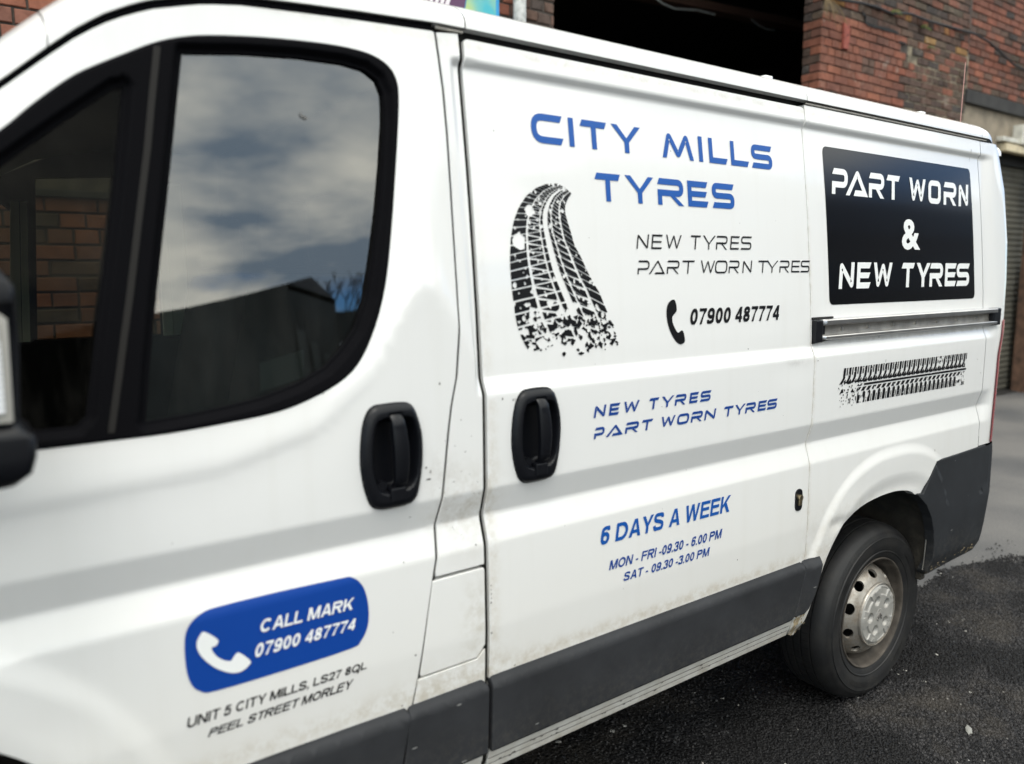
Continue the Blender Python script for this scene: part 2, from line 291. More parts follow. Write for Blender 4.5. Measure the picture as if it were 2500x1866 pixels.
def ground_materials():
    # old worn asphalt
    m = bpy.data.materials.new('old_asphalt'); m.use_nodes = True; nt = m.node_tree; L = nt.links; b = nt.nodes['Principled BSDF']; MATS['old_asphalt'] = m
    tc = nd(nt, 'ShaderNodeTexCoord')
    n = nd(nt, 'ShaderNodeTexNoise', i_Scale=1.1, i_Detail=6.); L.new(tc.outputs['Object'], n.inputs['Vector'])
    f = nd(nt, 'ShaderNodeTexNoise', i_Scale=90., i_Detail=6., i_Roughness=.7); L.new(tc.outputs['Object'], f.inputs['Vector'])
    r = ramp(nt, n.outputs[0], .36, (.075, .076, .079), .66, (.145, .14, .134)); r2 = ramp(nt, f.outputs[0], .35, (.6,)*3, .7, (1.25,)*3)
    L.new(mixc(nt, .8, r.outputs[0], r2.outputs[0], 'MULTIPLY'), b.inputs['Base Color']); b.inputs['Roughness'].default_value = .8
    bp = nd(nt, 'ShaderNodeBump', i_Strength=.35, i_Distance=.004); L.new(f.outputs[0], bp.inputs['Height']); L.new(bp.outputs[0], b.inputs['Normal'])
    # fresh coarse tarmac: bitumen coated chippings, dark wet patches and dusty ones
    m = bpy.data.materials.new('new_tarmac'); m.use_nodes = True; nt = m.node_tree; L = nt.links; b = nt.nodes['Principled BSDF']; MATS['new_tarmac'] = m
    tc = nd(nt, 'ShaderNodeTexCoord')
    wd = nd(nt, 'ShaderNodeTexNoise', i_Scale=60., i_Detail=2.); L.new(tc.outputs['Object'], wd.inputs['Vector'])
    wv = nd(nt, 'ShaderNodeVectorMath', operation='SCALE'); wv.inputs['Scale'].default_value = .008; L.new(wd.outputs['Color'], wv.inputs[0])
    av = nd(nt, 'ShaderNodeVectorMath', operation='ADD'); L.new(tc.outputs['Object'], av.inputs[0]); L.new(wv.outputs[0], av.inputs[1])
    b.inputs['Specular IOR Level'].default_value = .2; v = nd(nt, 'ShaderNodeTexVoronoi', i_Scale=78.); L.new(av.outputs[0], v.inputs['Vector'])
    v2 = nd(nt, 'ShaderNodeTexVoronoi', i_Scale=180.); L.new(av.outputs[0], v2.inputs['Vector'])
    pn = nd(nt, 'ShaderNodeTexNoise', i_Scale=2.3, i_Detail=7., i_Roughness=.62); L.new(tc.outputs['Object'], pn.inputs['Vector'])
    sepc = nd(nt, 'ShaderNodeSeparateColor'); L.new(v.outputs['Color'], sepc.inputs[0])
    stone = ramp(nt, sepc.outputs[0], .0, (.004, .004, .005), 1., (.022, .0215, .022))
    dm = damp(nt, pn.outputs[0], tc.outputs['Object'])
    dust = ramp(nt, dm, .54, (0, 0, 0), .74, (1, 1, 1))
    c = mixc(nt, math2(nt, 'MULTIPLY', dust.outputs[0], .5), stone.outputs[0], (.075, .065, .052))
    wet = ramp(nt, dm, .44, (1, 1, 1), .50, (0, 0, 0))
    c = mixc(nt, math2(nt, 'MULTIPLY', wet.outputs[0], .75), c, (.005, .005, .0055))
    pale = math2(nt, 'GREATER_THAN', sepc.outputs[1], .9985)
    c = mixc(nt, pale, c, (.42, .41, .38)); L.new(c, b.inputs['Base Color'])
    L.new(ramp(nt, pn.outputs[0], .38, (.42,)*3, .5, (.62,)*3).outputs[0], b.inputs['Roughness'])
    h = math2(nt, 'ADD', math2(nt, 'MULTIPLY', v.outputs['Distance'], -1.), math2(nt, 'MULTIPLY', v2.outputs['Distance'], -.35))
    h = math2(nt, 'ADD', h, math2(nt, 'MULTIPLY', sepc.outputs[2], .6))
    bp = nd(nt, 'ShaderNodeBump', i_Strength=1., i_Distance=.0075); L.new(h, bp.inputs['Height']); L.new(bp.outputs[0], b.inputs['Normal'])
ground_materials()

# ---------------------------------------------------------------- object helpers
def tag(o, label=None, cat=None, group=None, kind=None):
    for k, v in (('label', label), ('category', cat), ('group', group), ('kind', kind)):
        if v: o[k] = v
    return o
def empty(name, loc, parent=None):
    o = bpy.data.objects.new(name, None); C.objects.link(o); o.empty_display_size = .1
    o.location = loc
    if parent: attach(o, parent)
    return o
def wloc(o):
    v = Vector(o.location)
    while o.parent: o = o.parent; v += Vector(o.location)
    return v
def attach(o, parent):
    v = Vector(o.location); o.parent = parent; o.location = v-wloc(parent)
def link(name, me, m, parent=None, origin=None):
    """mesh in world coordinates; its origin stays at the world origin unless given"""
    o = bpy.data.objects.new(name, me); C.objects.link(o)
    if m is not None:
        for mm in (m if isinstance(m, (list, tuple)) else [m]): me.materials.append(MATS[mm])
    if origin is not None:
        me.transform(Matrix.Translation(-Vector(origin))); o.location = origin
    if parent: attach(o, parent)
    return o
def mesh(name, vs, fs, smooth=False, normals=None):
    me = bpy.data.meshes.new(name); me.from_pydata([tuple(v) for v in vs], [], [tuple(int(i) for i in f) for f in fs]); me.update()
    if smooth: me.polygons.foreach_set('use_smooth', [True]*len(me.polygons))
    if normals is not None: me.normals_split_custom_set_from_vertices([tuple(n) for n in normals])
    return me
class MB:
    def __init__(s): s.v = []; s.f = []
    def add(s, vs, fs): b = len(s.v); s.v += [tuple(v) for v in vs]; s.f += [tuple(i+b for i in f) for f in fs]
    def box(s, x0, x1, y0, y1, z0, z1, bev=0.):
        if bev <= 0:
            s.add([(x, y, z) for x in (x0, x1) for y in (y0, y1) for z in (z0, z1)],
                  [(0, 1, 3, 2), (4, 6, 7, 5), (0, 4, 5, 1), (2, 3, 7, 6), (0, 2, 6, 4), (1, 5, 7, 3)])
        else:
            bm = bmesh.new(); bmesh.ops.create_cube(bm, size=1)
            for v in bm.verts: v.co = Vector(((x0+x1)/2+v.co.x*(x1-x0), (y0+y1)/2+v.co.y*(y1-y0), (z0+z1)/2+v.co.z*(z1-z0)))
            bmesh.ops.bevel(bm, geom=bm.edges[:], offset=bev, segments=2, affect='EDGES', profile=.6)
            bm.verts.index_update(); s.add([v.co[:] for v in bm.verts], [tuple(v.index for v in f.verts) for f in bm.faces]); bm.free()
        return s
    def tube(s, pts, r, n=8):
        pts = [Vector(p) for p in pts]; rs = r if isinstance(r, (list, tuple)) else [r]*len(pts); b = []
        for i, p in enumerate(pts):
            d = (pts[min(i+1, len(pts)-1)]-pts[max(i-1, 0)]).normalized(); a = d.orthogonal().normalized(); c = d.cross(a)
            b += [p+(a*math.cos(2*math.pi*k/n)+c*math.sin(2*math.pi*k/n))*rs[i] for k in range(n)]
        fs = [(i*n+k, i*n+(k+1) % n, (i+1)*n+(k+1) % n, (i+1)*n+k) for i in range(len(pts)-1) for k in range(n)]
        fs += [tuple(range(n))[::-1], tuple(range((len(pts)-1)*n, len(pts)*n))]; s.add(b, fs); return s
    def lathe(s, prof, c, n=96, caps=False):
        """profile (radius, y) turned about an axis along Y through c=(x,z)"""
        vs = [(c[0]+r*math.cos(2*math.pi*k/n), y, c[1]+r*math.sin(2*math.pi*k/n)) for r, y in prof for k in range(n)]
        fs = [(i*n+k, (i+1)*n+k, (i+1)*n+(k+1) % n, i*n+(k+1) % n) for i in range(len(prof)-1) for k in range(n)]
        s.add(vs, fs); return s
    def prism(s, poly, y0, y1):
        """(x,z) polygon, ccw seen from -Y, between y0 (front) and y1"""
        n = len(poly); s.add([(x, y0, z) for x, z in poly]+[(x, y1, z) for x, z in poly],
              [tuple(range(n)), tuple(range(n, 2*n))[::-1]]+[(i, n+i, n+(i+1) % n, (i+1) % n) for i in range(n)]); return s
    def mk(s, name, m, parent=None, smooth=False, origin=None, auto=None):
        me = mesh(name, s.v, s.f, smooth or auto is not None)
        if auto is not None: me.set_sharp_from_angle(angle=R(auto))
        return link(name, me, m, parent, origin)

# ---------------------------------------------------------------- surveyed outlines on the van's side, metres (x along the van, z up)
F = {
 'city': ((1.192,1.871),(1.778,1.872),(1.192,1.937),(1.776,1.938)),
 'city_x': ((1.086,1.174),(1.19,1.216),(1.23,1.315),(1.33,1.428),(1.501,1.622),(1.636,1.662),(1.682,1.757),(1.772,1.849),(1.862,1.956)),
 'tyres_x': ((1.264,1.348),(1.363,1.462),(1.475,1.571),(1.587,1.667),(1.683,1.775)),
 'tyres': ((1.305,1.751),(1.731,1.753),(1.277,1.817),(1.768,1.82)),
 'thin1': ((1.39,1.64),(1.834,1.644),(1.397,1.676),(1.841,1.681)),
 'thin1_x': ((1.392,1.433),(1.444,1.482),(1.493,1.553),(1.587,1.627),(1.635,1.686),(1.69,1.736),(1.749,1.787),(1.794,1.84)),
 'thin2': ((1.39,1.578),(2.103,1.581),(1.397,1.612),(2.113,1.616)),
 'thin2_x': ((1.391,1.431),(1.434,1.486),(1.495,1.54),(1.55,1.598),(1.621,1.68),(1.681,1.731),(1.738,1.782),(1.797,1.837),(1.864,1.909),(1.903,1.957),(1.965,2.011),(2.022,2.063),(2.068,2.112)),
 'num': ((1.571,1.446),(1.952,1.445),(1.576,1.488),(1.964,1.487)),
 'mid1': ((1.222,1.241),(1.638,1.242),(1.227,1.27),(1.642,1.27)),
 'mid2': ((1.222,1.19),(1.924,1.19),(1.227,1.217),(1.931,1.219)),
 'mid2_x': ((1.223,1.255),(1.266,1.314),(1.325,1.37),(1.38,1.419),(1.449,1.502),(1.51,1.555),(1.564,1.608),(1.617,1.661),(1.694,1.735),(1.741,1.786),(1.789,1.833),(1.845,1.883),(1.887,1.932)),
 'days': ((1.244,0.922),(1.732,0.917),(1.245,0.967),(1.737,0.964)),
 'mon': ((1.274,0.852),(1.698,0.847),(1.281,0.876),(1.7,0.873)),
 'sat': ((1.323,0.812),(1.647,0.807),(1.331,0.834),(1.651,0.831)),
 'panel': ((2.213,1.964),(3.174,1.966),(3.179,1.479),(2.21,1.481)),
 'pw': ((2.249,1.821),(3.138,1.821),(2.263,1.901),(3.152,1.904)),
 'pw_x': ((2.251,2.338),(2.339,2.445),(2.461,2.554),(2.568,2.654),(2.714,2.83),(2.848,2.937),(2.959,3.054),(3.072,3.148)),
 'amp': ((2.656,1.762),(2.766,1.657),(2.648,1.656),(2.774,1.766)),
 'nt': ((2.264,1.529),(3.121,1.528),(2.274,1.612),(3.135,1.611)),
 'nt_x': ((2.266,2.351),(2.367,2.449),(2.462,2.582),(2.64,2.727),(2.74,2.836),(2.834,2.929),(2.946,3.03),(3.033,3.133)),
 'badge': ((0.282,0.961),(0.33,0.998),(0.578,0.996),(0.632,0.907),(0.585,0.853),(0.316,0.854),(0.28,0.933),(0.621,0.956),(0.622,0.872),(0.293,0.995),(0.286,0.886)),
 'phone_w': ((0.317,0.965),(0.338,0.945),(0.335,0.935),(0.327,0.933),(0.33,0.922),(0.341,0.908),(0.357,0.899),(0.364,0.906),(0.373,0.91),(0.392,0.889),(0.389,0.881),(0.376,0.874),(0.359,0.876),(0.335,0.891),(0.315,0.913),(0.304,0.934),(0.303,0.95),(0.309,0.961)),
 'call': ((0.411,0.936),(0.593,0.933),(0.419,0.96),(0.597,0.956)),
 'bnum': ((0.399,0.892),(0.595,0.891),(0.407,0.917),(0.6,0.913)),
 'unit': ((0.277,0.799),(0.618,0.802),(0.283,0.818),(0.62,0.817)),
 'peel': ((0.311,0.769),(0.584,0.771),(0.318,0.784),(0.59,0.789)),
 'phone_k': ((1.509,1.513),(1.52,1.509),(1.524,1.486),(1.513,1.475),(1.507,1.469),(1.508,1.454),(1.517,1.438),(1.527,1.428),(1.539,1.433),(1.547,1.429),(1.552,1.406),(1.544,1.399),(1.532,1.398),(1.516,1.408),(1.498,1.432),(1.488,1.459),(1.486,1.485),(1.493,1.504)),
 'handle1': ((0.641,1.326),(0.657,1.333),(0.724,1.331),(0.738,1.325),(0.747,1.306),(0.756,1.274),(0.758,1.242),(0.754,1.192),(0.742,1.136),(0.732,1.123),(0.716,1.12),(0.667,1.12),(0.645,1.123),(0.634,1.137),(0.623,1.176),(0.619,1.225),(0.621,1.266),(0.628,1.298)),
 'handle2': ((1.003,1.324),(1.022,1.329),(1.079,1.329),(1.094,1.324),(1.106,1.303),(1.115,1.266),(1.117,1.225),(1.114,1.173),(1.102,1.133),(1.093,1.121),(1.058,1.116),(1.013,1.121),(0.997,1.129),(0.988,1.151),(0.979,1.207),(0.98,1.242),(0.987,1.285),(0.996,1.319)),
 'bar1': ((0.684,1.317),(0.706,1.315),(0.714,1.222),(0.713,1.168),(0.684,1.171)),
 'bowl1': ((0.652,1.298),(0.686,1.303),(0.743,1.299),(0.752,1.259),(0.747,1.191),(0.736,1.163),(0.684,1.16),(0.657,1.174),(0.648,1.251)),
 'lock': ((2.042,0.927),(2.076,0.921),(2.079,0.857),(2.045,0.863)),
 'rail': ((2.1,1.435),(2.149,1.436),(2.148,1.37),(2.149,1.438),(3.311,1.435),(2.157,1.378),(3.313,1.378),(2.151,1.421),(3.311,1.422),(2.157,1.389),(3.284,1.384),(3.34,1.438),(3.352,1.372),(2.226,1.444)),
 'divider': ((0.314,1.951),(0.351,1.95),(0.288,1.786),(0.327,1.759),(0.242,1.546),(0.284,1.575),(0.216,1.421),(0.255,1.388),(0.196,1.329)),
 'quarter': ((0.262,1.884),(0.246,1.879),(0.161,1.805),(0.084,1.748)),
 'flap': ((0.775,0.947),(0.906,0.947),(0.902,0.766),(0.881,0.743),(0.739,0.745)),
 'ftrim': ((0.448,0.691),(0.706,0.681),(0.713,0.669),(0.69,0.568)),
 'btrim': ((0.711,0.684),(0.892,0.685),(0.906,0.671),(0.902,0.513),(0.82,0.515)),
 'strim': ((0.907,0.684),(0.906,0.512),(2.085,0.685),(2.101,0.67),(2.053,0.517)),
 'rtrim': ((2.087,0.689),(2.182,0.686),(2.17,0.639),(2.149,0.574),(2.125,0.528),(2.089,0.518)),
 'arch': ((2.119,0.425),(2.143,0.469),(2.18,0.57),(2.22,0.67),(2.29,0.75),(2.376,0.802),(2.5,0.821),(2.63,0.822),(2.729,0.805),(2.775,0.785)),
 'ridge': ((2.145,0.709),(2.203,0.811),(2.3,0.894),(2.453,0.958),(2.594,0.976),(2.745,0.959),(2.863,0.913)),
 'bumper': ((2.814,0.776),(2.856,0.831),(2.911,0.887),(3.251,0.892),(3.401,0.9),(2.879,0.704),(2.923,0.616),(2.941,0.533),(2.941,0.45),(2.954,0.438),(3.119,0.45),(3.285,0.455),(3.363,0.487),(3.412,0.569),(3.434,0.686),(3.425,0.859)),
 'frontarch': ((0.022,1.015),(0.057,0.999),(0.089,0.97),(0.128,0.923),(0.152,0.887),(0.009,0.859),(0.034,0.829)),
 'trackB': ((2.273,1.281),(3.105,1.278),(2.258,1.162),(3.089,1.161)),
 'trackA': (((1.15,1.784),(1.175,1.775),(1.191,1.764)),((1.118,1.781),(1.153,1.77),(1.179,1.752)),((1.089,1.771),(1.132,1.757),(1.169,1.737)),((1.059,1.752),(1.118,1.741),(1.167,1.719)),((1.035,1.724),(1.107,1.722),(1.173,1.699)),((1.019,1.694),(1.103,1.697),(1.182,1.671)),((1.009,1.659),(1.106,1.675),(1.189,1.646)),((1.004,1.623),(1.112,1.645),(1.208,1.618)),((1.002,1.597),(1.117,1.622),(1.221,1.592)),((1.003,1.568),(1.126,1.589),(1.239,1.563)),((1.004,1.54),(1.138,1.561),(1.26,1.535)),((1.007,1.506),(1.153,1.53),(1.274,1.504)),((1.011,1.473),(1.169,1.498),(1.289,1.477)),((1.023,1.44),(1.187,1.469),(1.3,1.45)),((1.042,1.409),(1.204,1.434),(1.307,1.425)),((1.076,1.376),(1.222,1.395),(1.314,1.401))),
 'aerial': ((3.761,2.259),(3.784,2.527)),
}

# ---------------------------------------------------------------- the van's side as a surface y = S(x, z)
def sstep(a, b, x):
    t = np.clip((np.asarray(x, float)-a)/(b-a), 0, 1); return t*t*(3-2*t)
ZZ = np.arange(.1, 2.4, .001)
def table(pts, sig=2.8):
    pts = sorted(pts); pv = np.interp(ZZ, [a for a, b in pts], [b for a, b in pts])
    k = np.exp(-.5*(np.arange(-24, 25)/sig)**2); k /= k.sum()
    return np.convolve(np.pad(pv, 24, 'edge'), k, 'valid')
LOW = [(1.12, 1.357), (1.057, 1.3765), (.995, 1.3575), (.92, 1.356), (.80, 1.354), (.68, 1.358), (.5, 1.365), (.47, 1.369), (.44, 1.385), (.2, 1.45)]
PB = table([(2.30, 1.47), (2.066, 1.435), (2.023, 1.4285), (2.009, 1.4400), (1.90, 1.425), (1.80, 1.412), (1.70, 1.401), (1.60, 1.391), (1.50, 1.382), (1.40, 1.375), (1.36, 1.373), (1.325, 1.3575), (1.23, 1.357)]+LOW)
PA = table([(2.4, 1.357), (1.23, 1.357)]+LOW)
PS = table([(2.30, 1.47), (2.07, 1.432), (1.6, 1.386), (1.33, 1.360), (1.2, 1.357), (.92, 1.356), (.68, 1.358), (.5, 1.365), (.44, 1.385), (.2, 1.45)], 12.)
ZCX = [-1, 0, .1, .22, .37, .54, .66, .72, .76, .80, .86, .9]
ZCZ = [1.2, 1.243, 1.249, 1.256, 1.265, 1.311, 1.404, 1.51, 1.57, 1.56, 1.46, 1.38]
def S(x, z):
    x = np.asarray(x, float); z = np.asarray(z, float)
    zc = np.interp(x, ZCX, ZCZ); w = .008
    t = np.logaddexp(0, (z-zc)/w)*w/(2.075-zc)
    a = np.interp(z, ZZ, PA)+.079*np.power(np.maximum(t, 1e-9), .80)
    dz_ = z-zc+.035; a = a+.0030*np.exp(-(dz_/np.where(dz_ > 0, .020, .075))**2)*sstep(.78, .45, x)
    b = np.interp(z, ZZ, PB)
    x0 = .886+(2.0-z)*.012
    y = a+(b-a)*sstep(x0-.008, x0+.010, x)
    ws = sstep(3.285, 3.335, x); y = y+(np.interp(z, ZZ, PS)-y)*ws
    for cx, k in ((2.62, 1.), (-.312, 1.155)):
        e = (np.abs((x-cx)/.544)**2.4+np.abs((z-.33)/.646)**2.4)**(1/2.4)/k
        m = sstep(.44, .6, z)
        f = -.0085*sstep(1.02, .955, e)
        band = sstep(.99, .95, e)*(PS[np.clip(((z-.1)*1000).astype(int), 0, len(PS)-1)]-y)*sstep(.8, .9, z)
        y = y+f*m+band+.009*sstep(.87, .77, e)*m
    # a shallow knock above the front of the rear arch
    y = y+.006*np.exp(-(((x-2.275)/.05)**2+((z-.775)/.022)**2))
    y = y+.0018*np.exp(-(((x-2.02)/.10)**2+((z-1.30)/.05)**2))
    return y
def Sn(x, z, f=S):
    h = 5e-4; gx = (f(x+h, z)-f(x-h, z))/(2*h); gz = (f(x, z+h)-f(x, z-h))/(2*h)
    n = np.stack([gx, -np.ones_like(gx), gz], 1); return n/np.linalg.norm(n, axis=1)[:, None]
def pip(px, pz, poly):
    r = np.zeros(len(px), bool); q = np.asarray(poly); n = len(q)
    for i in range(n):
        x0, z0 = q[i]; x1, z1 = q[(i+1) % n]
        if z0 == z1: continue
        c = ((z0 > pz) != (z1 > pz)) & (px < (x1-x0)*(pz-z0)/(z1-z0)+x0); r ^= c
    return r
def area(p):
    return .5*sum(p[i][0]*p[(i+1) % len(p)][1]-p[(i+1) % len(p)][0]*p[i][1] for i in range(len(p)))
def ccw(p): return list(p) if area(p) > 0 else list(p)[::-1]
def dens(poly, d):
    o = []
    for i in range(len(poly)):
        a = poly[i]; b = poly[(i+1) % len(poly)]; L_ = math.hypot(b[0]-a[0], b[1]-a[1]); n = max(1, int(math.ceil(L_/d)))
        o += [(a[0]+(b[0]-a[0])*k/n, a[1]+(b[1]-a[1])*k/n) for k in range(n)]
    return o
def rounded(poly, r, n=5):
    """round every corner; r may be a list"""
    o = []; N_ = len(poly)
    for i in range(N_):
        p = Vector(poly[i]); a = Vector(poly[i-1])-p; b = Vector(poly[(i+1) % N_])-p
        rr = r[i] if isinstance(r, (list, tuple)) else r
        if rr <= 0: o.append(tuple(p)); continue
        ang = a.angle(b); t = min(rr/math.tan(ang/2), a.length*.49, b.length*.49)
        p0 = p+a.normalized()*t; p1 = p+b.normalized()*t
        for k in range(n+1):
            s = k/n; q = p0*(1-s)**2+p*2*s*(1-s)+p1*s*s; o.append((q.x, q.y))
    return o
def smoothpoly(pts, n=6, closed=True):
    """Catmull-Rom through the points"""
    o = []; N_ = len(pts)
    for i in range(N_ if closed else N_-1):
        g = (lambda k: pts[k % N_]) if closed else (lambda k: pts[min(max(k, 0), N_-1)])
        p0, p1, p2, p3 = [np.array(g(i+j), float) for j in (-1, 0, 1, 2)]
        for k in range(n):
            t = k/n; o.append(tuple(.5*((2*p1)+(-p0+p2)*t+(2*p0-5*p1+4*p2-p3)*t*t+(-p0+3*p1-3*p2+p3)*t**3)))
    if not closed: o.append(tuple(pts[-1]))
    return o
def cdt(loops, pts, eps=1e-5):
    vs = []; ed = []
    for lp in loops:
        b = len(vs); n = len(lp); vs += [Vector((p[0], p[1])) for p in lp]; ed += [(b+i, b+(i+1) % n) for i in range(n)]
    vs += [Vector((float(p[0]), float(p[1]))) for p in pts]
    r = delaunay_2d_cdt(vs, ed, [], 0, eps, False)
    V = np.array([(v.x, v.y) for v in r[0]]); T = np.array([f for f in r[2]], int)
    return V, T
def rows_between(z0, z1):
    r = []
    z = z0
    while z < z1:
        r.append(z); fine = (1.985 < z < 2.05) or (1.30 < z < 1.39) or (.96 < z < 1.14) or z < .5
        z += .006 if fine else .022
    return r
def panel(name, outline, holes, m, parent, off=0., dx=.06, depth=.022, fn=None, lip=.0014, label=None, extra=None, rows=True, edge=.010, rings=(.006, .015), kz=5.):
    """a pressed sheet panel: follows S, with rolled edges turned inwards all round"""
    f = fn or S
    outline = ccw(outline); holes = [ccw(h) for h in holes]
    O = dens(outline, edge); H = [dens(h, edge) for h in holes]
    a = np.array(O); x0, z0 = a.min(0); x1, z1 = a.max(0)
    if rows: zs = rows_between(z0, z1)
    else: zs = list(np.arange(z0, z1, dx))
    xs = np.arange(x0+dx/2, x1, dx)
    gx, gz = np.meshgrid(xs, zs); gx = gx.ravel(); gz = gz.ravel()
    if extra is not None: gx = np.concatenate([gx, extra[:, 0]]); gz = np.concatenate([gz, extra[:, 1]])
    rg = []
    for lp, sgn in [(O, 1)]+[(h, -1) for h in H]:
        q = np.array(lp); d = np.roll(q, -1, 0)-np.roll(q, 1, 0); d /= np.linalg.norm(d, axis=1)[:, None]+1e-12
        for r_ in rings: rg.append(q-np.stack([d[:, 1], -d[:, 0]], 1)*sgn*r_)
    if rg: rg = np.concatenate(rg); gx = np.concatenate([gx, rg[:, 0]]); gz = np.concatenate([gz, rg[:, 1]])
    k = pip(gx, gz, O)
    for h in H: k &= ~pip(gx, gz, h)
    K = kz if rows else 1.
    V, T = cdt([[(a1, b1*K) for a1, b1 in lp] for lp in [O]+H], np.stack([gx[k], gz[k]*K], 1)); V = V/np.array([1., K])
    c = V[T].mean(1); k = pip(c[:, 0], c[:, 1], O)
    for h in H: k &= ~pip(c[:, 0], c[:, 1], h)
    T = T[k]; a_ = V[T]; ar = (a_[:, 1, 0]-a_[:, 0, 0])*(a_[:, 2, 1]-a_[:, 0, 1])-(a_[:, 2, 0]-a_[:, 0, 0])*(a_[:, 1, 1]-a_[:, 0, 1])
    T[ar < 0] = T[ar < 0][:, ::-1]; T = T[np.abs(ar) > 1e-10]
    y = f(V[:, 0], V[:, 1])+off
    vs = [(V[i, 0], y[i], V[i, 1]) for i in range(len(V))]; nn = [tuple(q) for q in Sn(V[:, 0], V[:, 1], f)]; fs = [tuple(t) for t in T]
    if depth > 0:
        for lp, sgn in [(O, 1)]+[(h, -1) for h in H]:
            q = np.array(lp); n = len(q); d = np.roll(q, -1, 0)-np.roll(q, 1, 0); d /= np.linalg.norm(d, axis=1)[:, None]+1e-12
            on = np.stack([d[:, 1], -d[:, 0]], 1)*sgn; yy = f(q[:, 0], q[:, 1])+off; sn = Sn(q[:, 0], q[:, 1], f)
            base = len(vs)
            rings = [(0, 0), (.6, .25), (1, 1), (1, 1), (1, depth/lip)]
            for j, (a1, b1) in enumerate(rings):
                for i in range(n):
                    vs.append((q[i, 0]+on[i, 0]*a1*lip, yy[i]+b1*lip, q[i, 1]+on[i, 1]*a1*lip))
                    if j == 0: nn.append(tuple(sn[i]))
                    elif j == 1: v_ = Vector((on[i, 0]*.7, -.75, on[i, 1]*.7)).normalized(); nn.append(tuple(v_))
                    else: nn.append((on[i, 0], 0., on[i, 1]))
            for j in range(4):
                if j == 2: continue
                for i in range(n):
                    k2 = (i+1) % n; A, B, C_, D = base+j*n+i, base+j*n+k2, base+(j+1)*n+k2, base+(j+1)*n+i
                    fs.append((A, D, C_, B) if sgn > 0 else (A, B, C_, D))
    me = mesh(name, vs, fs, True, nn)
    o = link(name, me, m, parent)
    if label: o['label'] = label
    return o
def decal_from_tris(name, V, T, m, parent, off=-.0012, label=None, cut=.02):
    """flat print laid on the body: V (x,z), T faces; cut in rows so that it follows the panel"""
    bm = bmesh.new(); bv = [bm.verts.new((v[0], 0, v[1])) for v in V]
    for t in T:
        try: bm.faces.new([bv[i] for i in t])
        except ValueError: pass
    z0 = min(v[1] for v in V); z1 = max(v[1] for v in V); z = math.floor(z0/cut)*cut+cut
    while z < z1:
        bmesh.ops.bisect_plane(bm, geom=bm.verts[:]+bm.edges[:]+bm.faces[:], plane_co=(0, 0, z), plane_no=(0, 0, 1), dist=1e-6); z += cut
    bmesh.ops.delete(bm, geom=[v for v in bm.verts if not v.link_faces], context='VERTS')
    for f in bm.faces:
        f.normal_update()
        if f.normal.y > 0: f.normal_flip()
    P = np.array([v.co[:] for v in bm.verts]); yy = S(P[:, 0], P[:, 2])+off
    for v, y in zip(bm.verts, yy): v.co.y = y
    me = bpy.data.meshes.new(name); bm.to_mesh(me); bm.free()
    me.polygons.foreach_set('use_smooth', [True]*len(me.polygons))
    me.normals_split_custom_set_from_vertices([tuple(n) for n in Sn(P[:, 0], P[:, 2])])
    o = link(name, me, m, parent)
    if label: o['label'] = label
    return o
# ---------------------------------------------------------------- lettering
def fillet(path, r, n=5):
    o = [path[0]]
    for i in range(1, len(path)-1):
        p = Vector(path[i]); a = Vector(path[i-1])-p; b = Vector(path[i+1])-p
        t = min(r, a.length*.5, b.length*.5)
        if t < 1e-6 or r <= 0: o.append(path[i]); continue
        p0 = p+a.normalized()*t; p1 = p+b.normalized()*t
        o += [tuple(p0*(1-k/n)**2+p*2*(k/n)*(1-k/n)+p1*(k/n)**2) for k in range(n+1)]
    o.append(path[-1]); q = [o[0]]
    for p in o[1:]:
        if math.hypot(p[0]-q[-1][0], p[1]-q[-1][1]) > 2e-3: q.append(p)
    return q
def stroke(path, t, r=0., s0=0, s1=0):
    """polygon of a stroke; s0/s1: slant of the ends ('/' cut) in units of t"""
    P = [Vector(p) for p in fillet(path, r)]; Lf = []; Rt = []
    for i, p in enumerate(P):
        d0 = (p-P[i-1]).normalized() if i > 0 else None; d1 = (P[i+1]-p).normalized() if i < len(P)-1 else None
        if d0 is None: n = Vector((-d1.y, d1.x)); k = 1
        elif d1 is None: n = Vector((-d0.y, d0.x)); k = 1
        else:
            n0 = Vector((-d0.y, d0.x)); n1 = Vector((-d1.y, d1.x)); n = (n0+n1).normalized(); k = min(2.2, 1/max(.2, n.dot(n0)))
        e = s0 if i == 0 else (s1 if i == len(P)-1 else 0)
        sh = Vector((e*t*.5*(1 if n.y > 0 else -1), 0))
        Lf.append(p+n*t/2*k+sh); Rt.append(p-n*t/2*k-sh)
    return [(v.x, v.y) for v in Lf+Rt[::-1]]
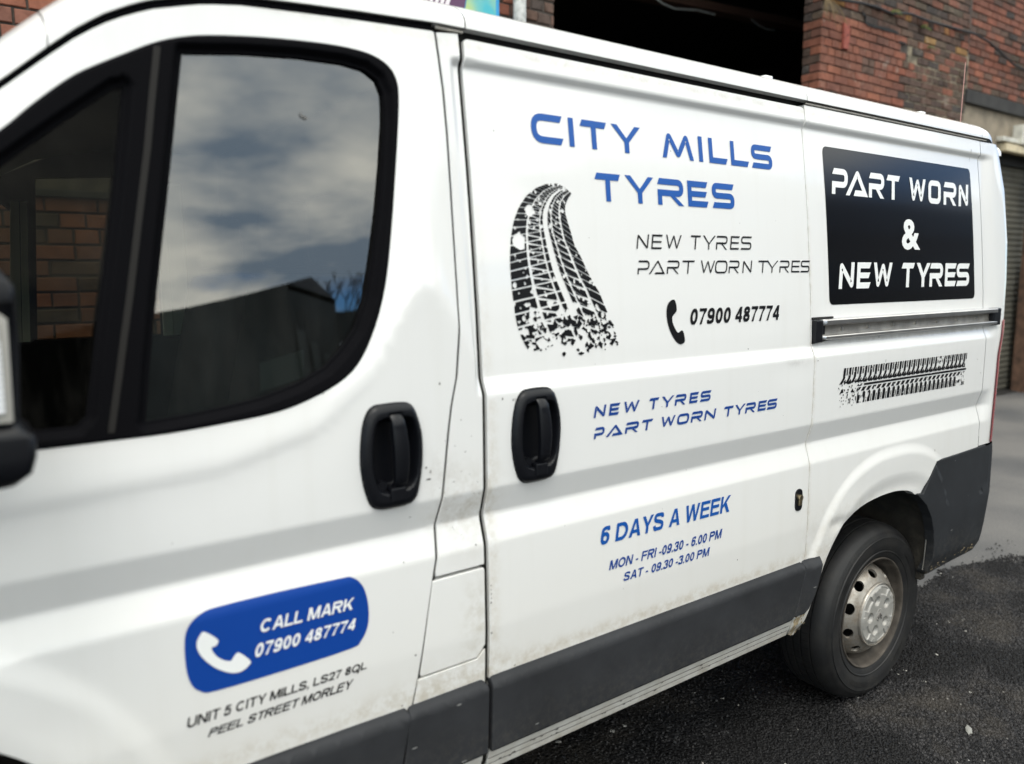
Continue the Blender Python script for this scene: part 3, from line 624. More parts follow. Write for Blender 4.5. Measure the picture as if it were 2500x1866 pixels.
def glyph(ch, w, t):
    h = t/2; T_, B, M = 1-h, h, .5
    q = .5
    if ch == 'C': return [stroke([(w, T_), (h, T_), (h, B), (w, B)], t, .42, q, q)]
    if ch == 'I': return [stroke([(w/2, 0), (w/2, 1)], t if w > t*.8 else w)]
    if ch == 'T': return [stroke([(t*.25, T_), (w-t*.25, T_)], t, 0, q, q), stroke([(w/2, 0), (w/2, T_)], t)]
    if ch == 'Y':
        k = t*.62
        return [[(0, 1), (2*k, 1), (w/2+k*.9, .40), (w/2-k*.9, .40)], [(w-2*k, 1), (w, 1), (w/2+k*.9, .40), (w/2-k*.9, .40)], [(w/2-h, 0), (w/2+h, 0), (w/2+h, .45), (w/2-h, .45)]]
    if ch == 'M': return [stroke([(h*.9, -.1), (w*.22+h*.2, T_), (w*.5, B+.02), (w*.78-h*.2, T_), (w-h*.9, -.1)], t*.92, .10)]
    if ch == 'W': return [stroke([(h*.9, 1.1), (w*.27, B), (w*.5, T_), (w*.73, B), (w-h*.9, 1.1)], t*.9, .08)]
    if ch == 'L': return [stroke([(h, 1), (h, B), (w-t*.2, B)], t, 0, 0, q)]
    if ch == 'E': return [stroke([(h, 0), (h, 1)], t), stroke([(h, T_), (w-t*.25, T_)], t, 0, 0, q), stroke([(h, M), (w*.95-t*.25, M)], t*.95, 0, 0, q), stroke([(h, B), (w-t*.25, B)], t, 0, 0, q)]
    if ch == 'S': return [stroke([(w-t*.25, T_), (h, T_), (h, M), (w-h, M), (w-h, B), (t*.25, B)], t, .23, q, q)]
    if ch == 'R':
        m = .46; return [stroke([(t*.25, T_), (w-h, T_), (w-h, m), (0, m)], t, .26, q, 0), stroke([(h, 0), (h, m)], t), [(w*.46-h, m), (w*.46+h*1.2, m), (w, 0), (w-t*1.25, 0)]]
    if ch == 'P':
        m = .38; return [stroke([(t*.25, T_), (w-h, T_), (w-h, m), (0, m)], t, .28, q, 0), stroke([(h, 0), (h, m)], t)]
    if ch == 'N': return [stroke([(h, -.1), (h+.02*w, T_), (w-h-.02*w, B), (w-h, 1.1)], t*.95, .09)]
    if ch == 'O': return [stroke([(w/2-.001, T_), (h, T_), (h, B), (w/2-.001, B)], t, .36), stroke([(w/2-.002, T_), (w-h, T_), (w-h, B), (w/2-.002, B)], t, .36)]
    if ch == 'A': return [stroke([(-.06*w, -.1), (w/2, T_+.02), (w*1.06, -.1)], t*.95, .07), stroke([(w*.36, B), (w-h*1.2, B)], t, 0, q, 0)]
    return []
def custom_line(text, xs, quad, t, name, m, parent, shear=0., off=-.0012):
    """angular display lettering, one part per word; xs = measured left/right of every letter at mid height"""
    (bx0, bz0), (bx1, bz1), (tx0, tz0), (tx1, tz1) = quad; xs = list(xs)
    for word in text.split(' '):
        VV = []; TT = []
        for ch in word:
            xa, xb = xs.pop(0)
            zb = bz0+(bz1-bz0)*((xa+xb)/2-bx0)/(bx1-bx0); zt = tz0+(tz1-tz0)*((xa+xb)/2-bx0)/(bx1-bx0); h = zt-zb; w = (xb-xa)/h
            V, T = union_tris(glyph(ch, w, t), w); b = len(VV)
            for v in V: VV.append((xa+(v[0]+shear*(v[1]-.5))*h, zb+v[1]*h))
            TT += [tuple(int(i)+b for i in f) for f in T]
        decal_from_tris(name, VV, TT, m, parent, off=off)
def union_tris(polys, w, lo=0., hi=1.):
    box = [(-.4, lo), (w+.4, lo), (w+.4, hi), (-.4, hi)]
    V, T = cdt(polys+[box], [], 1e-5); c = V[T].mean(1); k = np.zeros(len(T), bool)
    for pl in polys: k |= pip(c[:, 0], c[:, 1], pl)
    k &= (c[:, 1] > lo) & (c[:, 1] < hi); return V, T[k]
def arc(cx, cy, rx, ry, a0, a1, n=14): return [(cx+rx*math.cos(R(a0+(a1-a0)*k/n)), cy+ry*math.sin(R(a0+(a1-a0)*k/n))) for k in range(n+1)]
def sans(ch, t):
    """plain grotesque capitals and figures as overlapping strokes: polygons, width"""
    h = t/2; W = dict(A=1.0, C=1., D=.98, E=.88, F=.82, I=t, K=.98, L=.80, M=1.14, N=.96, O=1.06, P=.90, Q=1.06, R=.98, S=.90, T=.86, U=.95, W=1.36, Y=.96)
    W.update({c: .70 for c in '0123456789'}); W.update({'.': t, ',': t, '-': .36, '&': .95}); w = W[ch]
    def bar(y, x0, x1, k=.88): return [(x0, y-h*k), (x1, y-h*k), (x1, y+h*k), (x0, y+h*k)]
    def stem(x): return [(x-h, 0), (x+h, 0), (x+h, 1), (x-h, 1)]
    def sm(pts, closed=False):
        return stroke(smoothpoly(pts, 5, closed), t)
    g = h*.88
    if ch == 'A': return [[(0, 0), (1.12*t, 0), (w/2+.05*t, .86), (w/2, 1), (w/2-.6*t, 1)], [(w, 0), (w-1.12*t, 0), (w/2-.05*t, .86), (w/2, 1), (w/2+.6*t, 1)], [(w/2-.6*t, 1), (w/2+.6*t, 1), (w/2, .75)], bar(.30, .2*w, .8*w)], w
    if ch == 'C': return [stroke(arc(w/2+.01, .5, w/2-h, .5-g, 42, 318, 26), t)], w
    if ch == 'D': return [stem(h), stroke([(h, 1-g)]+arc(w*.46, .5, w*.54-h, .5-g, 90, -90, 18)+[(h, g)], t)], w
    if ch in 'EF': return [stem(h), bar(1-g, h, w), bar(.53, h, w*.93)]+([bar(g, h, w)] if ch == 'E' else []), w
    if ch == 'I': return [stem(w/2)], w
    if ch == 'K': return [stem(h), [(t*.4, .34), (w-1.32*t, 1), (w-.02, 1), (t*.4, .13)], [(.30*w, .55), (.30*w+t*1.1, .66), (w, 0), (w-1.3*t, 0)]], w
    if ch == 'L': return [stem(h), bar(g, h, w)], w
    if ch == 'M': return [stem(h), stem(w-h), [(0, 1), (1.35*t, 1), (w/2+.42*t, 0), (w/2-.42*t, 0)], [(w, 1), (w-1.35*t, 1), (w/2-.42*t, 0), (w/2+.42*t, 0)]], w
    if ch == 'N': return [stem(h), stem(w-h), [(0, 1), (1.12*t, 1), (w, 0), (w-1.12*t, 0)]], w
    if ch in 'OQ0':
        o = [stroke(arc(w/2, .5, w/2-h, .5-g, 90, 271, 20), t), stroke(arc(w/2, .5, w/2-h, .5-g, 91, -91, 20), t)]
        if ch == 'Q': o.append([(w*.52, .28), (w*.62, .38), (w, .03), (w*.90, -.08)])
        return o, w
    if ch in 'PR':
        o = [stem(h), stroke([(h, 1-g)]+arc(w-.29-h*.6, .715, .29-h*.4, .285-g, 90, -90, 14)+[(h, .43+g)], t)]
        if ch == 'R': o.append([(w*.40, .50), (w*.40+t*1.15, .50), (w, 0), (w-1.2*t, 0)])
        return o, w
    if ch == 'S': return [sm([(w*.90-h*.6, .71), (w*.80, .86), (w/2, 1-g), (w*.20, .87), (h, .73), (w*.20, .59), (w/2, .515), (w*.79, .425), (w-h, .28), (w*.80, .13), (w/2, g), (w*.18, .13), (h*.8, .31)])], w
    if ch == 'T': return [bar(1-g, 0, w), stem(w/2)], w
    if ch == 'U': return [stroke([(h, 1)]+arc(w/2, .36, w/2-h, .36-g, 180, 360, 18)+[(w-h, 1)], t)], w
    if ch == 'W': return [[(0, 1), (t*1.02, 1), (w*.27+.35*t, 0), (w*.27-.5*t, 0)], [(w*.27-.42*t, 0), (w*.27+.5*t, 0), (w/2+.45*t, 1), (w/2-.5*t, 1)], [(w*.73+.42*t, 0), (w*.73-.5*t, 0), (w/2-.45*t, 1), (w/2+.5*t, 1)], [(w, 1), (w-t*1.02, 1), (w*.73-.35*t, 0), (w*.73+.5*t, 0)]], w
    if ch == 'Y': return [[(0, 1), (1.15*t, 1), (w/2+.5*t, .40), (w/2-.5*t, .40)], [(w, 1), (w-1.15*t, 1), (w/2-.5*t, .40), (w/2+.5*t, .40)], [(w/2-h, 0), (w/2+h, 0), (w/2+h, .42), (w/2-h, .42)]], w
    if ch == '2': return [sm([(h*.9, .68), (w*.2, .88), (w/2, 1-g), (w*.82, .87), (w-h, .71), (w*.80, .52), (w*.45, .28), (h*1.2, g*1.1)]), bar(g, 0, w)], w
    if ch == '3': return [sm([(h*.9, .73), (w*.22, .90), (w/2, 1-g), (w*.80, .88), (w-h*1.2, .74), (w*.76, .59), (w*.42, .53)]), sm([(w*.42, .53), (w*.80, .46), (w-h, .29), (w*.80, .12), (w/2, g), (w*.20, .12), (h*.8, .29)])], w
    if ch == '4': return [[(w*.73-h, 0), (w*.73+h, 0), (w*.73+h, 1), (w*.73-h, 1)], bar(.29, 0, w), [(0, .22), (0, .40), (w*.73-h, 1), (w*.73+h*.4, 1), (w*.73-h*.2, .80), (.30*w, .36)]], w
    if ch == '5': return [bar(1-g, w*.18, w*.95), [(w*.16, 1), (w*.16+t, 1), (w*.16+t*.75, .48), (w*.05, .45)], sm([(w*.14, .50), (w*.34, .62), (w*.56, .635), (w*.84, .54), (w-h, .34), (w*.84, .13), (w/2, g), (w*.2, .12), (h*.8, .29)])], w
    if ch in '69':
        o = [stroke(arc(w/2, .335, w/2-h, .335-g, 0, 181, 14), t), stroke(arc(w/2, .335, w/2-h, .335-g, 179, 361, 14), t), sm([(h, .34), (h*1.05, .58), (w*.22, .82), (w*.52, 1-g), (w*.80, .90), (w-h*1.1, .74)])]
        if ch == '9': o = [[(w-x, 1-y) for x, y in p] for p in o]
        return o, w
    if ch == '7': return [bar(1-g, 0, w), [(w-.95*t, .88), (w, .88), (w, .86), (w*.66, .52), (w*.50, 0), (w*.50-t, 0), (w*.42, .45)]], w
    if ch == '8': return [stroke(arc(w/2, .735, w/2-h*1.25, .265-g, 0, 181, 12), t), stroke(arc(w/2, .735, w/2-h*1.25, .265-g, 179, 361, 12), t), stroke(arc(w/2, .28, w/2-h, .28-g, 0, 181, 14), t), stroke(arc(w/2, .28, w/2-h, .28-g, 179, 361, 14), t)], w
    if ch == '.': return [[(0, 0), (t, 0), (t, t*.95), (0, t*.95)]], w
    if ch == ',': return [[(0, 0), (t, 0), (t, t*.95), (0, t*.95)], [(t*.45, .02), (t, .02), (t*.5, -.16), (t*.1, -.16)]], w
    if ch == '-': return [bar(.34, 0, w)], w
    return [], w
def sans_line(text, quad, name, m, parent, t=.19, gap=.125, off=-.0012, space=.40, shr=None):
    (bx0, bz0), (bx1, bz1), (tx0, tz0), (tx1, tz1) = quad; x = 0.; lay = []; wi = 0
    for ch in text:
        if ch == ' ': x += space; wi += 1; continue
        p, w = sans(ch, t); lay.append((wi, x, p, w)); x += w+(gap*(.55 if ch in 'LATY' else 1))
    tot = max(l[1]+l[3] for l in lay); shr = (tx0-bx0+tx1-bx1)/2 if shr is None else shr
    for k in range(wi+1):
        VV = []; TT = []
        for _, x0, p, w in [l for l in lay if l[0] == k]:
            V, T = union_tris(p, w, -.2 if p and min(q[1] for pl in p for q in pl) < -.05 else 0, 1); b = len(VV)
            for a, v in V:
                u = (x0+a)/tot; VV.append((bx0+(bx1-bx0)*u+shr*v, bz0+(bz1-bz0)*u+((tz0-bz0)+((tz1-bz1)-(tz0-bz0))*u)*v))
            TT += [tuple(int(i)+b for i in f) for f in T]
        if TT: decal_from_tris(name, VV, TT, m, parent, off=off)
def font_tris(text, bold=.0, space=1.0):
    cu = bpy.data.curves.new('lettering', 'FONT'); cu.body = text; cu.offset = bold; cu.space_character = space; cu.resolution_u = 3
    ob = bpy.data.objects.new('lettering', cu); C.objects.link(ob)
    dg = bpy.context.evaluated_depsgraph_get(); me = ob.evaluated_get(dg).to_mesh()
    V = np.array([v.co[:2] for v in me.vertices]); T = [tuple(p.vertices) for p in me.polygons]
    ob.evaluated_get(dg).to_mesh_clear(); bpy.data.objects.remove(ob); bpy.data.curves.remove(cu)
    return V, T
def font_line(text, quad, name, m, parent, bold=.018, label=None, off=-.0012, space=1.):
    (bx0, bz0), (bx1, bz1), (tx0, tz0), (tx1, tz1) = quad
    V, T = font_tris(text, bold, space); CAP, _ = font_tris('H', bold); cap1 = CAP[:, 1].max(); cap0 = CAP[:, 1].min()
    u = (V[:, 0]-V[:, 0].min())/(V[:, 0].max()-V[:, 0].min()); v = (V[:, 1]-cap0)/(cap1-cap0)
    shr = (tx0-bx0+tx1-bx1)/2
    X = bx0+(bx1-bx0)*u+shr*v; Z = bz0+(bz1-bz0)*u+((tz0-bz0)+((tz1-bz1)-(tz0-bz0))*u)*v
    return decal_from_tris(name, list(zip(X, Z)), T, m, parent, off=off, label=label)
def shape_decal(name, poly, m, parent, off=-.0012, label=None, d=.03):
    O = dens(ccw(poly), d); V, T = cdt([O], []); c = V[T].mean(1); T = T[pip(c[:, 0], c[:, 1], O)]
    return decal_from_tris(name, V, T, m, parent, off=off, label=label)

# ================================================================= THE STREET
def stones():
    # the coarse chippings of the surface itself, as real stones
    rg = np.random.default_rng(3); n = 90000
    x = rg.uniform(1.15, 4.75, n); y = rg.uniform(.25, 1.95, n)
    keep = (x+y*.9 > 2.7) & ((x < 3.5) | (y < 1.90-.06*np.abs(np.sin(x*31))-.02*np.abs(np.sin(x*97)))) & (rg.random(n) < np.clip((x-1.0)*1.2, .25, 1))
    keep &= ~((x > 3.6) & (y > 1.74+.10*np.sin((x-3.5)*2.6)+rg.normal(0, .02, n)))
    keep &= ~((y > 1.62+.05*np.sin(x*9)) & (x < 2.5) & (rg.random(len(x)) < .75))
    x = x[keep]; y = y[keep]; n = len(x)
    s = rg.uniform(.0032, .0068, n)*np.where(rg.random(n) < .12, 1.3, 1); a = rg.uniform(0, 6.28, n); el = rg.uniform(.55, .95, n)
    K = 5; th = a[:, None]+np.arange(K)[None]*2*math.pi/K; r = s[:, None]*rg.uniform(.75, 1.2, (n, K))
    lx = np.cos(th)*r; ly = np.sin(th)*r*el[:, None]; rot = rg.uniform(0, 6.28, n); cx, sx = np.cos(rot)[:, None], np.sin(rot)[:, None]
    px, py = lx*cx-ly*sx, lx*sx+ly*cx; tilt = rg.normal(0, .28, (n, 2)); top = s[:, None]*rg.uniform(.25, .7, (n, 1))
    V = np.zeros((n, 2*K, 3)); V[:, :K, 0] = x[:, None]+px; V[:, :K, 1] = y[:, None]+py; V[:, :K, 2] = .005
    V[:, K:, 0] = x[:, None]+px*.68; V[:, K:, 1] = y[:, None]+py*.68; V[:, K:, 2] = .007+np.maximum(.0004, top+tilt[:, :1]*px*.68+tilt[:, 1:]*py*.68)
    base = (np.arange(n)*2*K)[:, None]
    me = bpy.data.meshes.new('surface_chippings'); nf = n*(1+K); me.vertices.add(n*2*K); me.vertices.foreach_set('co', V.ravel())
    loops = [base+np.arange(K, 2*K)[None]]+[base+np.array([k, (k+1) % K, K+(k+1) % K, K+k])[None] for k in range(K)]
    li = np.concatenate(loops, 1).ravel(); tot = np.tile(np.array([K]+[4]*K), n); st = np.concatenate([[0], np.cumsum(tot)[:-1]])
    me.loops.add(len(li)); me.loops.foreach_set('vertex_index', li.astype(np.int32)); me.polygons.add(nf); me.polygons.foreach_set('loop_start', st.astype(np.int32)); me.update(calc_edges=True); me.validate()
    m = mat('tarmac_stone', (.03, .03, .03), .6, spec=.18); nt = m.node_tree; b = nt.nodes['Principled BSDF']; L = nt.links
    g = nd(nt, 'ShaderNodeNewGeometry'); r_ = ramp(nt, g.outputs['Random Per Island'], 0, (.003, .003, .0035), .996, (.050, .048, .049)); e = r_.color_ramp.elements.new(.999); e.color = (.28, .27, .25, 1)
    pn = nd(nt, 'ShaderNodeTexNoise', i_Scale=2.3, i_Detail=7., i_Roughness=.62); L.new(g.outputs['Position'], pn.inputs['Vector']); dm = damp(nt, pn.outputs[0], g.outputs['Position'])
    du = ramp(nt, dm, .53, (0, 0, 0), .72, (1, 1, 1)); c = mixc(nt, math2(nt, 'MULTIPLY', du.outputs[0], .45), r_.outputs[0], (.085, .074, .06))
    wt = ramp(nt, dm, .44, (1, 1, 1), .50, (0, 0, 0)); c = mixc(nt, math2(nt, 'MULTIPLY', wt.outputs[0], .72), c, (.005, .005, .0055)); L.new(c, b.inputs['Base Color'])
    tag(link('surface_chippings', me, 'tarmac_stone'), kind='stuff', label='coarse black stone surface of the new tarmac beside the rear wheel', cat='tarmac')
def build_ground():
    # one big sheet of old asphalt
    nx = 60; me = mesh('road', [(-300, -300, 0), (300, -300, 0), (300, 300, 0), (-300, 300, 0)], [(0, 1, 2, 3)])
    tag(link('road', me, 'old_asphalt'), kind='structure', label='old worn grey asphalt of the yard')
    # coarse fresh tarmac patch, ragged edge, a little proud of the old surface
    rnd = random.Random(4)
    edge = [(-6, -5), (30, -5), (30, -.6), (9, 1.1), (6.8, 1.35), (5.2, 1.55), (4.62, 1.66), (4.53, 1.77), (4.36, 1.83), (4.18, 1.87), (3.95, 1.80), (3.82, 1.83), (3.70, 1.95), (3.60, 2.2), (3.55, 2.6), (3.3, 2.9), (-6, 3.0)]
    e2 = []
    for i in range(len(edge)):
        a, b = edge[i], edge[(i+1) % len(edge)]; L_ = math.hypot(b[0]-a[0], b[1]-a[1])
        near = L_ < 3; n = max(1, int(L_/.02)) if near else 1
        for k in range(n):
            j = .02 if near else 0
            e2.append((a[0]+(b[0]-a[0])*k/n+rnd.uniform(-j, j), a[1]+(b[1]-a[1])*k/n+rnd.uniform(-j, j)))
    V, T = cdt([e2], []); c = V[T].mean(1); T = T[pip(c[:, 0], c[:, 1], e2)]
    vs = [(v[0], v[1], .007) for v in V]; n = len(vs); vs += [(p[0], p[1], .007) for p in e2]+[(p[0]*1.0+.004, p[1]+.004, .001) for p in e2]
    fs = [tuple(t) for t in T]; m_ = len(e2)
    fs += [(n+i, n+(i+1) % m_, n+m_+(i+1) % m_, n+m_+i) for i in range(m_)]
    tag(link('tarmac_patch', mesh('tarmac_patch', vs, fs), 'new_tarmac'), kind='structure', label='fresh dark coarse tarmac beside and under the van')
    # loose chippings lying on the tarmac
    stones()
    mb = MB()
    for i in range(1800):
        x = rnd.uniform(1.0, 5.0); y = rnd.uniform(.2, 1.9)
        if i > 5500: x = rnd.uniform(2.8, 4.7); y = rnd.uniform(.9, 1.85)
        s = rnd.uniform(.0028, .0062)*(1.25 if rnd.random() < .12 else 1); a = rnd.uniform(0, 6.3); z = .007
        pts = [(x+math.cos(a+k*1.2566)*s*rnd.uniform(.7, 1.25), y+math.sin(a+k*1.2566)*s*rnd.uniform(.6, 1.1), z-.001) for k in range(5)]
        top = [(p[0]*.6+x*.4, p[1]*.6+y*.4, z+s*rnd.uniform(.5, .95)) for p in pts]
        mb.add(pts+top, [tuple(range(5, 10))]+[(k, (k+1) % 5, 5+(k+1) % 5, 5+k) for k in range(5)])
    m = mat('chippings', (.05, .049, .05), .5); nt = m.node_tree
    g = nd(nt, 'ShaderNodeNewGeometry'); r = ramp(nt, g.outputs['Random Per Island'], 0, (.010, .010, .011), .992, (.042, .041, .041)); x = r.color_ramp.elements.new(.998); x.color = (.30, .29, .27, 1)
    nt.links.new(r.outputs[0], nt.nodes['Principled BSDF'].inputs['Base Color'])
    tag(mb.mk('chippings', 'chippings'), label='loose black stone chippings on the tarmac by the rear wheel', cat='gravel', kind='stuff')
    for (x, y, sx, sy, a, lab) in ((2.74, 1.10, .030, .010, .5, 'flat pale scrap lying on the tarmac right of the rear wheel'),
                                   (4.10, 2.05, .017, .009, .2, 'small white scrap on the grey asphalt behind the rear bumper'),
                                   (1.72, 1.30, .012, .009, 1., 'small white stone on the tarmac below the sliding door')):
        bm = bmesh.new(); bmesh.ops.create_icosphere(bm, subdivisions=2, radius=1)
        for v in bm.verts: v.co = Vector((v.co.x*sx*(1+.2*math.sin(v.co.y*5)), v.co.y*sy*(1+.2*math.sin(v.co.x*7)), v.co.z*.004))
        bmesh.ops.rotate(bm, verts=bm.verts, matrix=Matrix.Rotation(a, 3, 'Z')); me = bpy.data.meshes.new('litter'); bm.to_mesh(me); bm.free()
        o = link('litter', me, 'litter'); o.location = (x, y, .012 if y < 2 else .005); tag(o, lab, 'litter')
build_ground()

# ---- bricks
BR = {}
def brick_meshes():
    rnd = random.Random(11)
    for L_ in (.215, .102):
        for m in ('brick_red', 'brick_old', 'brick_buff'):
            for k in range(5):
                j = (lambda: rnd.uniform(-.0035, .0035)) if m != 'brick_red' else (lambda: rnd.uniform(-.0016, .0016))
                x0, z0, b = L_/2, .0325, .006 if m != 'brick_red' else .0035
                o4 = [(-x0+j(), -z0+j()), (x0+j(), -z0+j()), (x0+j(), z0+j()), (-x0+j(), z0+j())]
                vs = [(x, -.0+b, z) for x, z in o4]+[(x*(1-b/x0), j()*.6, z*(1-b/z0)) for x, z in o4]+[(x, .05, z) for x, z in o4]
                fs = [(4, 5, 6, 7)]+[(i, (i+1) % 4, 4+(i+1) % 4, 4+i) for i in range(4)]+[(8+i, 8+(i+1) % 4, (i+1) % 4, i) for i in range(4)]
                me = mesh('brick', vs, fs); me.materials.append(MATS[m]); BR[(L_, m, k)] = me
brick_meshes()
def lay_bricks(parent, x0, x1, z0, z1, Y, seen, choose, holes=(), face='front', seed=1, bond=0, limit=290, skip=None):
    """courses of 75 mm; bricks for which seen(x,z) is true are single objects (up to limit), the rest one part"""
    rnd = random.Random(seed); mb = {}; cand = []
    c = int(math.floor(z0/.075))
    while c*.075 < z1:
        z = c*.075+.0375; hd = bool(choose(0, z, rnd, True)); L_ = .1125 if hd else .225
        x = x0+(-L_/2 if c % 2 else 0)+(.056 if hd else 0)
        while x < x1-.02:
            a = max(x, x0); b = min(x+L_, x1)
            if b-a > .03:
                xm = (a+b)/2
                if not any(h[0] < xm < h[1] and h[2] < z < h[3] for h in holes) and not (skip and skip(xm, z)):
                    cand.append((xm, z, b-a-.010, c))
            x += L_
        c += 1
    vis = [q for q in cand if seen(q[0], q[1])][:limit]; vs = set(vis)
    for q in cand:
        xm, z, L_, c = q; m = choose(xm, z, rnd, False); k = rnd.randrange(5); base = .215 if L_ > .15 else .102
        me = BR[(base, m, k)]; sx = L_/base; dy = rnd.uniform(-.003, .003)*(2.2 if m != 'brick_red' else 1); rot = rnd.uniform(-.012, .012) if m != 'brick_red' else rnd.uniform(-.004, .004)
        if face == 'front': M_ = Matrix.Translation((xm, Y+dy, z)) @ Matrix.Rotation(rot, 4, 'Y') @ Matrix.Scale(sx, 4, (1, 0, 0))
        else: M_ = Matrix.Translation((Y+dy, xm, z)) @ Matrix.Rotation(R(-90), 4, 'Z') @ Matrix.Rotation(rot, 4, 'Y') @ Matrix.Scale(sx, 4, (1, 0, 0))
        if q in vs:
            o = bpy.data.objects.new('brick', me); C.objects.link(o); o.matrix_world = M_
            o.parent = parent; o.matrix_basis = Matrix.Translation(-wloc(parent)) @ M_
        else:
            b_ = mb.setdefault(m, MB()); b_.add([tuple(M_ @ v.co) for v in me.vertices], [tuple(p.vertices) for p in me.polygons])
    for m, b_ in mb.items():
        o = b_.mk('brickwork', m, parent); o['kind'] = 'stuff'
WY = 4.30
def build_walls():
    never = lambda x, z: False
    # ---- left wall: old dark brick beside the opening, cab windows look onto it
    w = empty('brick_wall', (1.5, WY, 0)); tag(w, 'dark red brick wall left of the black opening, behind the cab', 'wall')
    MB().box(-6, 3.475, WY+.012, WY+.30, 0, 5.4).mk('mortar', 'mortar_grey', w)
    def ch(x, z, r, hd):
        if hd: return int(round(z/.075)) % 4 == 0
        if x < 1.2: return 'brick_red' if r.random() < .75 else 'brick_old'
        return 'brick_old' if r.random() < .82 else 'brick_red'
    seen = lambda x, z: (2.7 < x and 3.05 < z < 3.5) or (-.1 < x < 1.1 and (1.28 < z < 2.0 or 2.5 < z < 2.95)) 
    lay_bricks(w, -6, 3.483, 0, 5.4, WY, seen, ch, holes=[(-.05, 1.25, 1.98, 2.42)], seed=3)
    # steel window with dirty panes set in that wall (seen through the cab)
    wn = empty('wall_window', (.6, WY, 1.98)); tag(wn, 'small dirty paned window in the brick wall behind the cab', 'window')
    mb = MB(); mb.box(-.05, 1.25, WY+.02, WY+.07, 1.98, 2.02); mb.box(-.05, 1.25, WY+.02, WY+.07, 2.38, 2.42)
    for x in (-.05, .37, .80, 1.21): mb.box(x, x+.04, WY+.02, WY+.065, 2.02, 2.38)
    mb.mk('window_frame', 'grey_steel', wn)
    for x in (-.01, .41, .84): MB().box(x, x+.39, WY+.045, WY+.05, 2.02, 2.38).mk('pane', 'window_dark', wn)
    MB().box(-.1, 1.3, WY-.03, WY+.01, 1.945, 1.98, .006).mk('sill', 'dark_beam', wn)
    # ---- pier right of the opening
    pr = empty('brick_pier', (7.95, WY, 0)); tag(pr, 'crumbling red and brown brick pier right of the black opening', 'pier')
    MB().box(6.562, 8.05, WY+.012, WY+.19, 0, 5.4).mk('mortar', 'mortar_grey', pr); MB().box(8.05, 9.34, WY+.008, WY+.19, 0, 3.93).mk('mortar', 'mortar_pale', pr); MB().box(8.05, 9.34, WY+.012, WY+.19, 3.93, 5.4).mk('mortar', 'mortar_grey', pr)
    def chp(x, z, r, hd):
        if hd: return int(round(z/.075)) % 6 == 0
        old = x > 8.02+.12*math.sin(z*9) or z > 3.93
        if not old: return 'brick_red' if r.random() < .88 else 'brick_old'
        q = r.random()
        if 3.9 < z < 4.15 and q < .16: return 'brick_buff'
        return 'brick_old' if q < .66 or (x > 8.0 and z < 3.75 and q < .95) else 'brick_red'
    seenp = lambda x, z: 3.17 < z < 4.32 and z < 4.32 and x > 6.5
    def skp(x, z):   # bricks lost along the crack
        return (7.97 < x < 8.13 and 3.69 < z < 3.755) or (7.93 < x < 8.02 and 3.755 < z < 3.83)
    lay_bricks(pr, 6.552, 9.30, 0, 5.4, WY, seenp, chp, seed=5, skip=skp)
    def chr_(x, z, r, hd):
        if hd: return False
        return 'brick_red' if r.random() < .45 else ('brick_buff' if r.random() < .12 else 'brick_old')
    rt = empty('pier_reveal', (6.55, WY, 0), pr)
    lay_bricks(rt, WY+.002, WY+.195, 0, 5.4, 6.55, lambda x, z: 3.1 < z < 4.3, chr_, face='side', seed=8)
    # crack: a thick dark ragged joint running down through the pier
    mb = MB(); cr = [(7.15, 4.09), (7.16, 3.99), (7.23, 3.955), (7.22, 3.91), (7.31, 3.895), (7.55, 3.902), (7.81, 3.905), (7.835, 3.83), (7.97, 3.83), (7.98, 3.75), (8.05, 3.70), (8.06, 3.58), (8.075, 3.44), (8.06, 3.30)]
    pts = smoothpoly(cr, 3, False); rr = random.Random(2)
    top = [(x, z+.006+rr.uniform(0, .012)) for x, z in pts]; bot = [(x+.006, z-.006-rr.uniform(0, .012)) for x, z in pts]
    mb.add([(x, WY-.0095, z) for x, z in top]+[(x, WY-.0095, z) for x, z in bot], [(k, len(top)+k, len(top)+k+1, k+1) for k in range(len(top)-1)]); mb.mk('crack', 'gap_black', pr)
    o = MB().box(6.905-.045, 6.905+.045, WY-.028, WY-.002, 3.61, 3.83, .004).mk('plank', 'plank_red')
    o.name = 'red_plank'; o.rotation_euler = (0, 0, 0); tag(o, 'short red painted plank fixed upright on the brick pier', 'plank')
    o2 = MB().tube([(6.905, WY-.033, 3.73), (6.905, WY-.026, 3.73)], .006).mk('nail', 'gap_black', o)
    # ---- wall beyond the pier, lintel beam, shuttered opening
    w2 = empty('brick_wall', (14, WY, 0)); tag(w2, 'red brick wall beyond the pier, above the long dark beam', 'wall')
    MB().box(9.34, 22, WY+.052, WY+.35, 3.60, 5.4).mk('mortar', 'mortar_grey', w2)
    def ch2(x, z, r, hd):
        if hd: return False
        return 'brick_red' if r.random() < .62 else 'brick_old'
    lay_bricks(w2, 9.34, 22, 3.60, 5.4, WY+.04, lambda x, z: x < 10.9 and z < 4.4, ch2, seed=9)
    tag(MB().box(9.30, 22, WY-.02, WY+.32, 3.43, 3.575, .01).mk('lintel_beam', 'dark_beam'), 'long dark grey beam under the brick wall right of the pier', 'beam')
    w3 = empty('rendered_wall', (12, WY, 0)); tag(w3, 'weathered beige rendered wall below the dark beam at the right', 'wall')
    mb = MB(); mb.box(9.36, 22, WY+.03, WY+.30, 3.05, 3.43); mb.box(9.36, 10.30, WY+.03, WY+.30, 0, 3.05); mb.box(12.9, 22, WY+.03, WY+.30, 0, 3.05); mb.mk('render_coat', 'concrete', w3)
    bm_ = MB()
    for k in range(14):
        rr = random.Random(k); x = 12.95+rr.uniform(0, 1.5); z = .15+rr.uniform(0, 1.7); bm_.box(x, x+.215, WY+.015, WY+.05, z, z+.065, .004)
    bm_.mk('bare_brick_patch', 'brick_red', w3)
